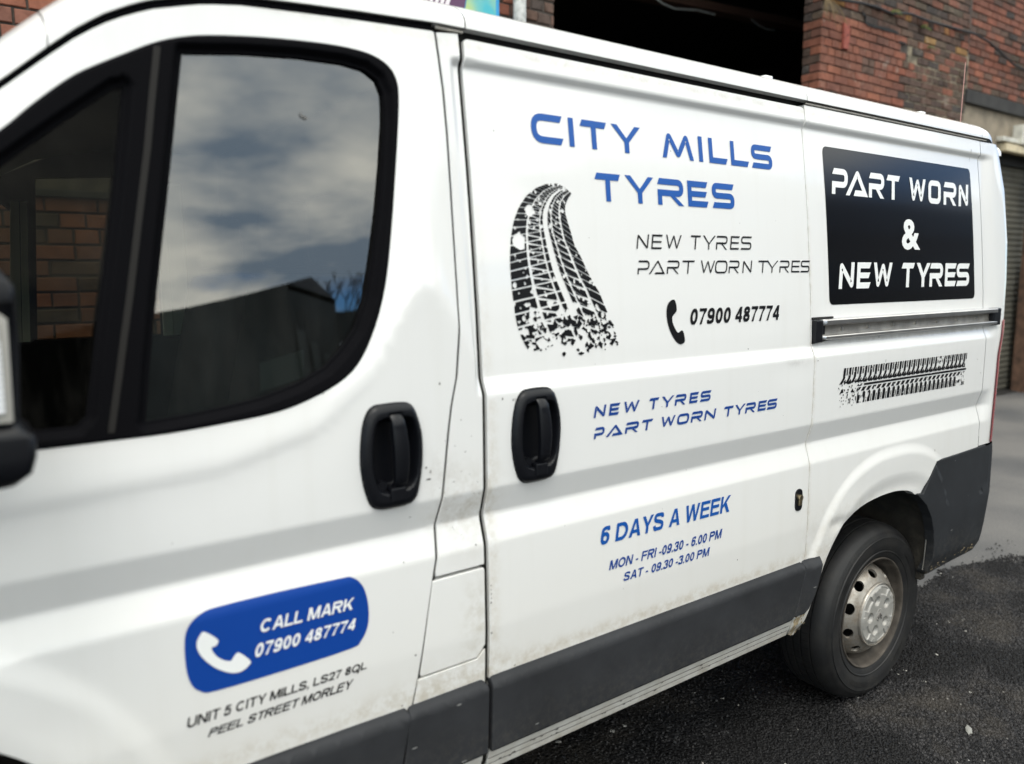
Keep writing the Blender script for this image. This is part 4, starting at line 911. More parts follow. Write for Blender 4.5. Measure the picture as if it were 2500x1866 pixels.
    tag(MB().box(10.28, 22, WY-.06, WY+.03, 2.99, 3.075, .008).mk('shutter_housing', 'cream_board'), 'cream boxed housing above the grey roller shutter', 'shutter box')
    tag(MB().box(10.2, 22, WY-.05, WY+.03, 3.10, 3.15, .005).mk('cable_tray', 'pale_sign'), 'pale horizontal conduit under the dark beam at the right', 'conduit')
    tag(MB().box(10.62, 11.5, WY-.09, WY+.03, 3.09, 3.32, .012).mk('wall_sign', 'pale_sign'), 'small pale blank sign box above the roller shutter', 'sign')
    sh = empty('roller_shutter', (11.6, WY+.16, 0)); tag(sh, 'grey slatted roller shutter in the opening at the far right', 'shutter')
    mb = MB(); z = .02
    while z < 2.98:
        mb.add([(10.30, WY+.18, z), (12.9, WY+.18, z), (12.9, WY+.168, z+.035), (10.30, WY+.168, z+.035), (12.9, WY+.18, z+.07), (10.30, WY+.18, z+.07)], [(0, 1, 2, 3), (3, 2, 4, 5)]); z += .072
    o = mb.mk('slats', 'shutter', sh); o['kind'] = 'stuff'
    MB().box(10.30, 12.9, WY+.12, WY+.20, 2.88, 2.99).mk('shutter_roll', 'gap_black', sh)
    p_ = MB().box(11.36, 11.47, WY-.06, WY+.10, 0, 2.9, .006).mk('rusty_post', 'rust_post'); tag(p_, 'rusty brown steel post leaning in front of the roller shutter', 'post')
    st = empty('stacked_sacks', (12.6, WY-.15, 0)); tag(st, 'heap of pale mouldy sacks beside the rusty post, orange one at its foot', 'sack heap')
    rr = random.Random(5)
    for k in range(11):
        bm = bmesh.new(); bmesh.ops.create_icosphere(bm, subdivisions=3, radius=1)
        cx, cz = 11.75+(k % 2)*.75+rr.uniform(-.05, .05), .17+(k//2)*.30
        for v in bm.verts:
            n_ = math.sin(v.co.x*5+k)*.06+math.sin(v.co.z*7+k*2)*.05
            v.co = Vector((cx+v.co.x*.40*(1+n_), WY-.2+v.co.y*.26, cz+math.copysign(abs(v.co.z)**.7, v.co.z)*.16*(1+n_)))
        me = bpy.data.meshes.new('sack'); bm.to_mesh(me); bm.free(); me.polygons.foreach_set('use_smooth', [True]*len(me.polygons))
        o = link('sack', me, 'sack_orange' if k == 0 else 'cream_board', st)
        if k == 0: o['label'] = 'orange red sack at the foot of the heap'
mat('sack_orange', (.42, .10, .04), .8)
build_walls()
def build_opening():
    # the unlit store behind the opening
    mb = MB(); mb.box(3.0, 3.2, WY+.3, 13, 0, 5.4); mb.box(3.0, 13, 13, 13.2, 0, 5.6); mb.box(12.8, 13, WY+.3, 13, 0, 5.4)
    mb.mk('store_wall', 'interior_dark'); o = bpy.data.objects['store_wall']; tag(o, kind='structure')
    tag(MB().box(-6, 22, WY+.02, 13.3, 5.4, 5.6).mk('store_roof', 'interior_dark'), kind='structure')
    tag(MB().box(3.2, 12.8, WY+.02, 13, .004, .012).mk('store_floor', 'interior_dark'), kind='structure')
    MB().box(6.73, 6.76, 4.3, 4.31, 0, .01)
    b = MB().tube([(4.6, 4.75, 3.66), (6.9, 4.75, 3.99)], .03, 6); 
    g = empty('roof_beam', (6.5, 6.0, 4.35)); tag(g, 'brown timber beam sloping through the dark opening', 'beam')
    x0, z0, x1, z1 = 5.0, 4.31, 10.0, 4.60
    for dy in (0,):
        mb = MB(); vs = []
        for x, z in ((x0, z0), (x1, z1)):
            for yy in (6.0, 6.16):
                for dz in (0, .085): vs.append((x, yy, z+dz))
        mb.add(vs, [(0, 1, 3, 2), (4, 6, 7, 5), (0, 4, 5, 1), (2, 3, 7, 6), (0, 2, 6, 4), (1, 5, 7, 3)]); mb.mk('timber', 'beam_brown', g)
    pts = smoothpoly([(5.9, 5.9, 4.55), (6.07, 5.9, 4.36), (6.37, 5.9, 4.32), (6.72, 5.9, 4.41), (7.0, 5.9, 4.43)], 5, False) if False else [(5.9, 5.9, 4.45), (6.07, 5.9, 4.34), (6.2, 5.9, 4.30), (6.37, 5.9, 4.285), (6.55, 5.9, 4.31), (6.72, 5.9, 4.335), (7.0, 5.9, 4.34)]
    tag(MB().tube(pts, .012, 6).mk('hanging_cable', 'grey_steel'), 'grey cable sagging at the top of the dark opening, upper left one', 'cable', 'cables sagging inside the opening')
    pts = [(7.62, 5.9, 4.40), (7.75, 5.9, 4.36), (7.9, 5.9, 4.345), (8.05, 5.9, 4.36)]
    tag(MB().tube(pts, .008, 6).mk('hanging_cable', 'grey_steel'), 'short grey cable loop under the timber beam, right one', 'cable', 'cables sagging inside the opening')
    # lintel over the opening, above the frame
    tag(MB().box(3.3, 6.7, WY-.01, WY+.3, 4.95, 5.4).mk('opening_lintel', 'dark_beam'), 'steel lintel high over the black opening', 'lintel')
    # cable fixed along the pier
    pts = [(6.5, WY-.02, 4.03), (6.74, WY-.025, 4.01), (7.09, WY-.03, 4.045), (7.35, WY-.03, 4.06), (7.66, WY-.03, 4.05), (7.81, WY-.03, 4.085), (8.0, WY-.03, 4.11), (8.33, WY-.03, 4.105), (8.68, WY-.03, 4.12), (9.05, WY-.03, 4.135), (9.36, WY-.03, 4.15), (9.7, WY-.03, 4.12), (10.4, WY-.02, 3.98), (11.4, WY-.02, 3.93)]
    tag(MB().tube(pts, .013, 6).mk('wall_cable', 'cable_black'), 'thick black cable looping along the top of the brick pier', 'cable')
    # weeds
    def weed(name, x, z, n, ln, m, lab, seed, droop=.4):
        rr = random.Random(seed); mb = MB()
        for i in range(n):
            a = rr.uniform(-1.2, 1.2); l = ln*rr.uniform(.5, 1.1); p = Vector((x+rr.uniform(-.03, .03), WY-.006, z)); d = Vector((math.sin(a)*.8, -.5, math.cos(a)*(1-droop)))
            q = []
            for k in range(5): q.append(tuple(p)); p = p+d*l/4; d = Vector((d.x*1.05, d.y*.9, d.z-.35*droop-.1))
            w = .005
            vs = []; 
            for k, t in enumerate(q): ww = w*(1-k/5.2); vs += [(t[0]-ww, t[1], t[2]), (t[0]+ww, t[1]-.002, t[2]+ww*.5)]
            mb.add(vs, [(2*k, 2*k+1, 2*k+3, 2*k+2) for k in range(4)])
        tag(mb.mk(name, m), lab, 'plant')
    weed('fern', 7.68, 4.06, 60, .15, 'weed_green', 'green fern growing from the crack near the top of the pier', 1, .5)
    weed('weed', 8.27, 4.03, 40, .12, 'weed_green', 'green weed tuft in the pier, right of the fern', 2, .5)
    weed('weed', 8.42, 3.86, 30, .09, 'weed_green', 'small low weed tuft in the pier below the cable', 3, .5)
    weed('dead_creeper', 6.58, 3.98, 22, .24, 'dry_stem', 'dry brown creeper hanging on the left corner of the pier', 4, 1.2)
    # downpipe and poster on the left wall
    pp = empty('downpipe', (3.135, WY-.09, 0)); tag(pp, 'pale grey metal downpipe on the brick wall left of the opening', 'pipe')
    MB().tube([(3.135, WY-.07, .1), (3.135, WY-.07, 5.3)], .042, 20).mk('pipe', 'pipe_grey', pp, smooth=True)
    for z in (1.2, 3.0, 4.6): MB().box(3.08, 3.19, WY-.07, WY-.0, z, z+.03).mk('bracket', 'grey_steel', pp)
    ps = empty('poster_board', (2.3, WY-.03, 2.2)); tag(ps, 'colourful purple, white and turquoise board on the wall behind the van roof', 'poster')
    MB().box(2.30, 3.002, WY-.03, WY-.004, 2.3, 4.0).mk('board', 'poster_blue', ps)
    MB().prism([(2.60, 2.32), (2.975, 2.32), (2.975, 3.98), (3.0-.12, 3.98)], WY-.034, WY-.0305).mk('turquoise_print', 'poster_turquoise', ps)
    MB().prism([(2.31, 2.32), (2.595, 2.32), (2.87, 3.98), (2.31, 3.98)], WY-.034, WY-.0305).mk('purple_print', 'poster_purple', ps)
    for k in range(5):
        a = 2.50+.035*k; MB().prism([(a-.16, 2.9), (a-.145+.004*k, 2.9), (a+.18, 3.7), (a+.16, 3.7)], WY-.0375, WY-.0345).mk('white_streak', 'poster_white', ps)
def pipe_mat():
    m = mat('pipe_grey', (.40, .41, .40), .55, var=(30, .35), bump=(80, .3, .002, 4))
pipe_mat()
build_opening()

# ---- across the yard (seen only as reflections in the glass and paint)
def build_opposite():
    g = empty('warehouse', (6, -30, 0)); tag(g, 'long dark warehouse with a gabled end across the yard, reflected in the cab window', 'warehouse')
    def wall(mb, a, b, z0, z1):
        mb.add([(a[0], a[1], z0), (b[0], b[1], z0), (b[0], b[1], z1), (a[0], a[1], z1)], [(0, 1, 2, 3)])
    mb = MB(); P = [(-6, -47.8), (9.4, -22.8), (12.6, -26.2), (-2.8, -51.2)]
    for i in range(4): wall(mb, P[i], P[(i+1) % 4], 0, 6.0 if i != 1 else 5.8)
    mb.mk('wall', 'far_wall', g)
    MB().add([], [])
    mb = MB(); r0 = ((P[1][0]+P[2][0])/2, (P[1][1]+P[2][1])/2); r1 = ((P[0][0]+P[3][0])/2, (P[0][1]+P[3][1])/2)
    mb.add([(*P[0], 6), (*P[1], 6), (*r0, 6.5), (*r1, 6.5), (*P[2], 6), (*P[3], 6)], [(0, 1, 2, 3), (3, 2, 4, 5), (1, 4, 2)]); mb.mk('roof', 'far_roof', g)
    for k in range(5):
        t = .2+.16*k; x = P[0][0]+(P[1][0]-P[0][0])*t; y = P[0][1]+(P[1][1]-P[0][1])*t; dx, dy = .52, .85
        mb = MB(); mb.add([(x, y, .2), (x+dx*2.4, y+dy*2.4, .2), (x+dx*2.4, y+dy*2.4, 3.2), (x, y, 3.2)], [(0, 1, 2, 3)])
        for v in range(4): mb.v[v] = (mb.v[v][0]+.05, mb.v[v][1]-.0-.0, mb.v[v][2]); mb.v[v] = (mb.v[v][0]-.9*-.1, mb.v[v][1]+.05, mb.v[v][2])
        mb.mk('door', 'window_dark', g)
    for k in range(16):
        t = .04+.06*k; x = P[0][0]+(P[1][0]-P[0][0])*t; y = P[0][1]+(P[1][1]-P[0][1])*t; nx_, ny_ = .852*-1, .525
        mb = MB(); mb.add([(x-nx_*.1, y-ny_*.1-.0, .1), (x+.25, y+.41, .1), (x+.25, y+.41, 5.9), (x-nx_*.1, y-ny_*.1, 5.9)], [(0, 1, 2, 3)]); mb.v = [(v[0]-(-.525)*0+.12, v[1]-.08+.0, v[2]) for v in mb.v]; mb.mk('wall_panel', 'far_panel' if k % 3 else 'far_timber', g)
    for k in range(4):
        a0_, a1_ = .06+.24*k, .20+.24*k; p0 = (9.4+3.2*a0_+.05, -22.8-3.4*a0_+.05); p1 = (9.4+3.2*a1_+.05, -22.8-3.4*a1_+.05)
        mb = MB(); mb.add([(*p0, .2), (*p1, .2), (*p1, 4.6-.3*k), (*p0, 4.6-.3*k)], [(0, 1, 2, 3)]); mb.mk('wall_panel', 'far_panel', g)
    g2 = empty('shop_unit', (20, -24, 0)); tag(g2, 'low trade unit with blue sign, reflected in the cab window', 'building')
    a, b = (9.0, -27.5), (34, -20.5); mb = MB(); wall(mb, a, b, 0, 5.6); wall(mb, (a[0], a[1]-12), a, 0, 5.6); wall(mb, b, (b[0], b[1]-12), 0, 5.6)
    mb.add([(*a, 5.6), (*b, 5.6), (b[0], b[1]-12, 6.2), (a[0], a[1]-12, 6.2)], [(0, 1, 2, 3)]); mb.mk('wall', 'far_wall', g2)
    nx, ny = -.27, .963; dx, dy = .963, .27
    def strip(s0, s1, z0, z1, o, m, nm):
        mb = MB(); p0 = (a[0]+dx*s0+nx*o, a[1]+dy*s0+ny*o); p1 = (a[0]+dx*s1+nx*o, a[1]+dy*s1+ny*o)
        q0 = (p0[0]-nx*.1, p0[1]-ny*.1); q1 = (p1[0]-nx*.1, p1[1]-ny*.1)
        mb.add([(*p0, z0), (*p1, z0), (*p1, z1), (*p0, z1), (*q0, z0), (*q1, z0), (*q1, z1), (*q0, z1)], [(0, 1, 2, 3), (4, 7, 6, 5), (0, 4, 5, 1), (2, 6, 7, 3), (0, 3, 7, 4), (1, 5, 6, 2)]); mb.mk(nm, m, g2)
    strip(2, 24, 3.6, 4.5, .2, 'far_fascia', 'fascia'); strip(7, 13, 3.75, 4.35, .32, 'far_blue', 'sign_panel')
    for k in range(6): strip(2.5+3.6*k, 5.2+3.6*k, .3, 3.2, .12, 'window_dark', 'window')
    for k in range(9): strip(.6+2.6*k, .85+2.6*k, .1, 5.5, .25, 'far_panel', 'wall_post')
    for k in range(4): strip(7.5+1.3*k, 8.3+1.3*k, 3.9, 4.2, .36, 'far_fascia', 'sign_letters')
    g3 = empty('mill_building', (26, -15, 0)); tag(g3, 'tall dark brick mill across the yard, reflected in the van side', 'mill')
    MB().box(13, 60, -13.5, -10.8, 0, 7.4).mk('wall', 'mill_brick', g3)
    MB().box(12.8, 60.3, -13.7, -10.6, 7.4, 7.6).mk('parapet', 'far_roof', g3)
    for r_ in range(3):
        for k in range(9): MB().box(14.5+3.4*k, 16.1+3.4*k, -10.83, -10.78, .9+2.3*r_, 2.4+2.3*r_).mk('window', 'window_dark', g3)
    # bare tree behind it
    rnd = random.Random(3); tr = empty('bare_tree', (16, -37, 0)); tag(tr, 'bare winter tree behind the low trade unit across the yard', 'tree')
    br = MB(); tk = MB(); tk.tube([(16, -37, 0), (16.1, -37, 3.2)], [.28, .2], 8); tk.mk('trunk', 'bark', tr)
    def grow(p, d, l, r, n):
        q = p+d*l; br.tube([p, q], [r, r*.7], 4)
        if n == 0: return
        for k in range(3 if n > 1 else 4):
            e = (d+Vector((rnd.uniform(-.75, .75), rnd.uniform(-.75, .75), rnd.uniform(-.2, .6)))).normalized(); grow(q, e, l*rnd.uniform(.6, .8), r*.62, n-1)
    for k in range(5): grow(Vector((16.1, -37, 3.1)), Vector((rnd.uniform(-.7, .7), rnd.uniform(-.7, .7), 1)).normalized(), 2.2, .13, 4)
    br.mk('crown', 'bark', tr)
build_opposite()

# ================================================================= THE VAN
VAN = empty('delivery_van', (1.6, 2.385, 0))
tag(VAN, 'white panel van with blue and black tyre shop lettering', 'van')
YC = 2.385
SIL = [(-.6, 1.24), (-.45, 1.375), (-.3, 1.515), (-.15, 1.652), (0, 1.782), (.092, 1.858), (.162, 1.92), (.199, 1.951), (.237, 1.978), (.276, 1.999), (.313, 2.015), (.364, 2.030), (.397, 2.039), (.461, 2.049), (.561, 2.056), (.67, 2.063), (.792, 2.069), (.845, 2.072), (.95, 2.073), (3.6, 2.075)]
def gut(x): return np.interp(x, [a for a, b in SIL], [b for a, b in SIL])
WINOUT = [(.087, 1.797), (.122, 1.831), (.158, 1.864), (.194, 1.893), (.232, 1.916), (.27, 1.937), (.309, 1.958), (.350, 1.974), (.400, 1.986), (.491, 1.998), (.585, 2.005), (.655, 2.006), (.705, 2.0), (.738, 1.984), (.753, 1.961), (.756, 1.929), (.748, 1.862), (.734, 1.772), (.716, 1.663), (.696, 1.564), (.669, 1.483), (.637, 1.424), (.601, 1.387), (.543, 1.357), (.469, 1.335), (.37, 1.324), (.278, 1.318), (.195, 1.317), (.101, 1.316), (0, 1.316), (-.15, 1.318), (-.28, 1.325), (-.33, 1.36), (-.32, 1.43), (-.22, 1.53), (-.1, 1.638), (0, 1.725)]
WINOUT = smoothpoly(WINOUT, 3)
GLASS = [(.356, 1.951), (.46, 1.966), (.563, 1.975), (.645, 1.977), (.690, 1.972), (.717, 1.957), (.728, 1.930), (.727, 1.885), (.716, 1.800), (.700, 1.705), (.683, 1.626), (.662, 1.540), (.633, 1.478), (.600, 1.438), (.565, 1.407), (.515, 1.383), (.444, 1.362), (.378, 1.352), (.315, 1.345), (.250, 1.340), (.262, 1.42), (.286, 1.56), (.312, 1.70), (.335, 1.83)]
QUART = [(.262, 1.884), (.246, 1.879), (.161, 1.810), (.084, 1.745), (0, 1.672), (-.1, 1.585), (-.2, 1.49), (-.27, 1.42), (-.27, 1.365), (-.2, 1.350), (0, 1.345), (.150, 1.345), (.166, 1.36), (.20, 1.54), (.235, 1.72)]
def dist_poly(x, z, poly):
    q = np.array(poly); d = np.full(len(x), 9.)
    for i in range(len(q)):
        a = q[i]; b = q[(i+1) % len(q)]; ab = b-a; L2 = (ab**2).sum()+1e-12
        t = np.clip(((x-a[0])*ab[0]+(z-a[1])*ab[1])/L2, 0, 1); d = np.minimum(d, np.hypot(x-a[0]-t*ab[0], z-a[1]-t*ab[1]))
    return d
def lip_curve(cx, k, a0, a1, n=26, e=.93, floor=None):
    o = []
    for i in range(n+1):
        a = a0+(a1-a0)*i/n; c, s = math.cos(a), math.sin(a); r = k*e/((abs(c)/.544)**2.4+(abs(s)/.646)**2.4)**(1/2.4); o.append((cx+r*c, .33+r*s))
    return o
# --- front door
REAR_EDGE = [(.846, 2.066), (.850, 2.025), (.856, 1.951), (.858, 1.862), (.857, 1.75), (.855, 1.66), (.852, 1.56), (.847, 1.471), (.838, 1.369), (.824, 1.309), (.816, 1.256), (.805, 1.166), (.798, 1.113), (.791, 1.064), (.787, 1.03), (.782, .99), (.774, .953), (.734, .746), (.716, .673), (.693, .568), (.680, .505)]
top = [(x, float(gut(x))-.005) for x in np.linspace(.842, -.33, 50)]
arch_f = lip_curve(-.312, 1.155, math.pi/2, .10, 30, .83)
DOOR = REAR_EDGE[::-1]+[(float(x), z) for x, z in top]+[(-.345, 1.45), (-.345, 1.0)]+[p for p in arch_f if p[0] > -.34]+[(arch_f[-1][0]+.01, .505)]
DOOR = ccw(DOOR)
exf = []
for e_ in (1.03, 1.015, 1.0, .99, .98, .965, .95, .92, .88, .85): exf += lip_curve(-.312, 1.155, math.pi/2, .10, 110, e_)
HND = {1: (.6885, 1.2265), 2: (1.048, 1.2225)}
def handle_outline(c, grow=0.):
    k = [(-.0485, .094), (-.040, .101), (-.028, .1045), (.004, .1060), (.030, .1045), (.042, .100), (.050, .092), (.058, .074), (.066, .045), (.0690, .012), (.0665, -.030), (.0605, -.065), (.0545, -.087), (.046, -.099), (.033, -.1055), (.005, -.1075), (-.022, -.1070), (-.037, -.1035), (-.048, -.096), (-.0555, -.082), (-.064, -.052), (-.0690, -.012), (-.0675, .028), (-.0620, .062), (-.0555, .082)]
    return smoothpoly([(c[0]+x*(1+grow/.07), c[1]+z*(1+grow/.105)) for x, z in k], 4)
hh = {k: [(HND[k][0]+x, HND[k][1]+z) for x, z in ((-.053, -.092), (.048, -.092), (.062, .0), (.050, .090), (-.046, .090), (-.060, 0))] for k in (1, 2)}
win_in = smoothpoly([(p[0], p[1]) for p in WINOUT[::6]], 3)
FD = panel('front_door', DOOR, [WINOUT, hh[1]], 'white_paint', VAN, kz=1.8, dx=.025, depth=.03, extra=np.array(exf+[(a, b) for a in np.arange(.03, .80, .02) for b in np.arange(1.20, 1.60, .012)]), label='white front door with big curved window')
def seal_fn(x, z):
    d = dist_poly(x, z, WINOUT); g = np.minimum(dist_poly(x, z, GLASS), dist_poly(x, z, QUART))
    return S(x, z)-.0035+.005*sstep(.006, .0, d)+.013*sstep(.016, .003, g)
SL = panel('window_seal', WINOUT, [GLASS, QUART], 'rubber', FD, fn=seal_fn, dx=.010, rows=False, depth=.03, edge=.006, rings=(.002, .004, .006, .009, .012, .016))
def glass_fn(x, z): return S(np.asarray(x)*0+.3, z)+.013
GLASSB = [(.5+(x-.5)*1.03, 1.65+(z-1.65)*1.02) for x, z in GLASS]; QB = [(.02+(x-.02)*1.04, 1.57+(z-1.57)*1.03) for x, z in QUART]
def gfn(x, z): return 1.357+.012+.079*np.power(np.clip((np.asarray(z)-1.27)/(2.075-1.27), 0, 2), .92)+.004
panel('window_glass', GLASSB, [], 'tinted_glass', FD, fn=gfn, depth=0, rows=False, dx=.05)
panel('quarter_glass', QB, [], 'quarter_tint', FD, fn=gfn, depth=0, rows=False, dx=.05)
dv = [(.316, 1.952), (.300, 1.86), (.288, 1.786), (.266, 1.672), (.242, 1.546), (.228, 1.48), (.216, 1.421), (.197, 1.332)]
DS = [(x-.0045, z) for x, z in dv]+[(x+.0045, z) for x, z in dv][::-1]
panel('divider_strip', DS, [], 'divider_grey', FD, off=-.0045, depth=.004, rows=False, dx=.02, lip=.001) if mat('divider_grey', (.014, .013, .012), .6, spec=.2) else None
# small paper pass inside the glass, a speck of dirt on it
panel('window_sticker', [(.445, 1.372), (.528, 1.392), (.532, 1.442), (.449, 1.425)], [], 'sticker_grey', FD, fn=gfn, off=.004, depth=0, rows=False) if mat('sticker_grey', (.10, .12, .15), .6) else None
shape_decal('dirt_speck', [(.557, 1.879), (.560, 1.872), (.573, 1.866), (.566, 1.866), (.558, 1.870)], 'scuff', FD, off=.0105)
# --- centre post between the doors
STRIP = [(x+.0085, z) for x, z in REAR_EDGE][::-1]
STRIP = ccw([(.684, .505)]+STRIP[1:]+[(.849, 2.071), (.9040, 2.072), (.9040, .505)])
FLAP = [(.7775, .9425), (.9040, .9425), (.9035, .768), (.8825, .744), (.7425, .744)]
FLAPH = [(.7700, .951), (.9058, .951), (.9058, .73), (.733, .739)]
upper = ccw([p for p in STRIP if p[1] > .953]+[(.9040, .9535), (.7765, .9535)])
up = ccw([(.783, .9535)]+[(x+.0085, z) for x, z in REAR_EDGE if z > .954][::-1]+[(.9040, 2.072), (.9040, .9535)])
PP = panel('door_post', up, [], 'white_paint', VAN, kz=1., extra=np.array([(a, b) for a in np.arange(.872, .902, .003) for b in np.arange(1.28, 2.06, .006)]), dx=.012, depth=.03, label='grimy white post between the front and sliding doors')
lowp = ccw([(.688, .505), (.701, .568), (.7235, .673), (.7375, .7365), (.8845, .7375), (.9040, .7545), (.9040, .505)])
panel('lower_post', lowp, [], 'white_paint', VAN, dx=.02, depth=.03)
FLP = panel('fuel_flap', rounded(FLAP, .004), [], 'white_paint', VAN, dx=.02, depth=.03, lip=.002, label='stained white fuel flap')
gapA = [(x-.002, z) for x, z in REAR_EDGE if z > .51]; gapB = [(x+.0095, z) for x, z in REAR_EDGE if z > .51]
panel('door_gap_seal', ccw(gapA+gapB[::-1]), [], 'gap_black', VAN, off=.0045, depth=0, rings=(), dx=.03)
panel('door_gap_seal', [(.902, .45), (.922, .45), (.922, 2.07), (.902, 2.07)], [], 'gap_rubber', VAN, off=.010, depth=0, rings=(), dx=.03)
# --- sliding door
SD = panel('sliding_door', rounded([(.9185, .505), (2.1115, .505), (2.1115, 2.0645), (.9185, 2.0645)], [0, 0, .012, .012]), [hh[2]], 'white_paint', VAN, dx=.08, depth=.03, label='white sliding door carrying most of the lettering')
# --- rear quarter
ARCH = [(2.0885, .436), (2.119, .425), (2.130, .445), (2.146, .482), (2.180, .575), (2.222, .672), (2.290, .750), (2.376, .797), (2.50, .818), (2.63, .822), (2.729, .807), (2.775, .785)]
ARCH = ARCH[:3]+smoothpoly(ARCH[3:], 3, False)
QP = [(2.1165, .507), (2.083, .478), ]+ARCH+[(2.814, .783), (2.856, .838), (2.905, .890), (3.08, .893), (3.2475, .897), (3.2475, 2.0725), (2.1165, 2.0725)]
QP = ccw([(2.1165, .69), (2.0885, .507), (2.075, .470)]+ARCH+[(2.814, .783), (2.856, .838), (2.905, .890), (3.08, .893), (3.2475, .897), (3.2475, 2.0725), (2.1165, 2.0725)])
ex = []
for e in (1.03, 1.02, 1.01, 1.0, .99, .98, .97, .96, .95, .93, .90, .87, .85, .83, .81, .79, .77):
    ex += lip_curve(2.62, 1., .25, 2.95, 110, e)
gx_, gz_ = np.meshgrid(np.arange(2.20, 2.36, .012), np.arange(.73, .83, .010)); ex += list(zip(gx_.ravel(), gz_.ravel()))
QU = panel('rear_quarter', QP, [], 'white_paint', VAN, kz=1.6, dx=.02, depth=.03, label='white rear side panel with wheel arch', extra=np.array(ex))
# --- rear corner, swept round to the back
def corner(name, z0, z1, xs, xcf, m, R_=.12, off=0., a0=0., fn=None, toback=True, bot=None, label=None):
    zs = [z for z in rows_between(z0, z1)]+[z1]; rows = []
    for z in zs:
        xc = float(xcf(z)); r = []
        if a0 == 0:
            for k in range(5): r.append((xs+(xc-xs)*k/5, 0))
            r = [(x, float((fn or S)(np.array([x]), np.array([z]))[0])+off) for x, _ in r]
        yb = float(np.interp(z, ZZ, PS))+off
        for k in range(15):
            a = a0+(math.pi/2-a0)*k/14; r.append((xc+(R_-off)*math.sin(a), yb+R_*(1-math.cos(a))))
        if toback:
            for y in (1.6, 1.9, YC, 3.0, 3.25): r.append((xc+R_-off, y))
        rows.append([(x, y, z) for x, y in r])
    n = len(rows[0]); vs = [p for r in rows for p in r]; fs = [(i*n+k, i*n+k+1, (i+1)*n+k+1, (i+1)*n+k) for i in range(len(rows)-1) for k in range(n-1)]
    o = link(name, mesh(name, vs, fs, True), m, VAN)
    if label: o['label'] = label
    return o
XC = lambda z: np.interp(z, [.4, .9, 1.25, 1.4, 1.55, 1.7, 1.9, 2.04, 2.12], [3.335, 3.335, 3.35, 3.39, 3.42, 3.435, 3.42, 3.375, 3.33])
corner('rear_corner', .90, 2.0725, 3.2505, XC, 'white_paint', label='white rear corner and back door')
corner('tail_light', .905, 1.39, 0, XC, 'red_lens', off=-.004, a0=R(4), toback=False)
# --- rear bumper
def bump_fn(x, z):
    xb = np.interp(z, [.69, .707, .76, .837, .891], [2.998, 3.007, 2.982, 2.926, 2.879]); r = sstep(0, .014, x-xb)*sstep(0, .014, z-.70-(0))
    return np.interp(z, ZZ, PS)-.012+.006*r+.004*sstep(.52, .44, z)
BUMP = ccw([(2.781, .785), (2.820, .779), (2.862, .834), (2.910, .886), (3.08, .889), (3.302, .894), (3.302, .457), (3.20, .452), (3.119, .448), (2.954, .436), (2.941, .450), (2.944, .50), (2.941, .56), (2.925, .62), (2.895, .68), (2.850, .735)])
BP = panel('rear_bumper', BUMP, [], 'bumper_plastic', VAN, fn=bump_fn, dx=.02, rows=False, depth=.035, lip=.003, edge=.008, label='scuffed dark grey plastic rear bumper corner')
XB = lambda z: np.interp(z, [.44, .457, .49, .57, .69, .86, .9], [3.305, 3.31, 3.325, 3.352, 3.368, 3.36, 3.35])
corner('bumper_end', .457, .894, 3.302, XB, 'bumper_plastic', off=0, fn=lambda x, z: bump_fn(np.array([min(3.302, float(x[0]))]), z))
mb = MB(); rr = random.Random(7)
def scab(x, z, s):
    a = [(x+math.cos(t*1.05)*s*rr.uniform(.4, 1.4), z+math.sin(t*1.05)*s*.5*rr.uniform(.4, 1.3)) for t in range(6)]; return a
VV, TT = [], []
for (cx, cz, n) in ((3.32-.06, .475, 8), (3.17, .478, 6), (3.03, .462, 7), (2.99, .458, 4)):
    for k in range(n):
        p = scab(cx+rr.uniform(-.035, .035), cz+rr.uniform(-.012, .02), rr.uniform(.004, .010)); b = len(VV); VV += p; TT.append(tuple(range(b, b+6)))
me = mesh('mud_scrape', [(x, float(bump_fn(np.array([x]), np.array([z]))[0])-.0015, z) for x, z in VV], TT); o = link('mud_scrape', me, 'mud', BP); o['kind'] = 'stuff'
# --- dark aperture lining behind the panels (seen in the gaps)
BACK = ccw([(-.345, 1.0)]+[p for p in arch_f if p[0] > -.34]+[(arch_f[-1][0]+.01, .47), (2.10, .47)]+[(x, z+.02) for x, z in ARCH[3:]]+[(2.9, .92), (3.26, .92), (3.26, 2.09), (.9, 2.09)]+[(float(x), float(gut(x))+.012) for x in np.linspace(.84, -.33, 40)])
panel('door_aperture', BACK, [ [(.27+(x-.27)*.97, 1.64+(z-1.64)*.96) for x, z in WINOUT] ], 'gap_black', VAN, fn=S, off=.034, depth=0, dx=.15, rows=False)
# --- plastic side mouldings
def trim_fn(x, z): return S(x, z)-.017*sstep(.690, .662, z)*sstep(.498, .512, z)
def trim(name, poly, parent, r=.006): return panel(name, rounded(ccw(poly), r), [], 'plastic_trim', parent, fn=trim_fn, dx=.05, depth=.02, lip=.0035, edge=.006, rings=(.004, .008), rows=False, extra=np.array([(x, z) for x in np.arange(.1, 2.2, .05) for z in (.655, .66, .665, .67, .674, .678, .682, .686, .505, .512)]))
fa = [p for p in arch_f if .505 < p[1] < .69]
trim('side_moulding', [(fa[0][0]+.02, .689), (.448, .689), (.701, .683), (.708, .672), (.688, .575), (.674, .505), (fa[-1][0]+.015, .505)], FD)
trim('side_moulding', [(.713, .683), (.893, .684), (.9045, .672), (.903, .507), (.686, .505), (.7, .58)], PP)
trim('side_moulding', [(.920, .684), (2.088, .684), (2.098, .672), (2.075, .575), (2.056, .520), (2.04, .507), (.920, .507)], SD)
trim('side_moulding', [(2.096, .686), (2.182, .687), (2.170, .639), (2.149, .574), (2.125, .530), (2.105, .518), (2.063, .516), (2.083, .575), (2.104, .668)], QU)
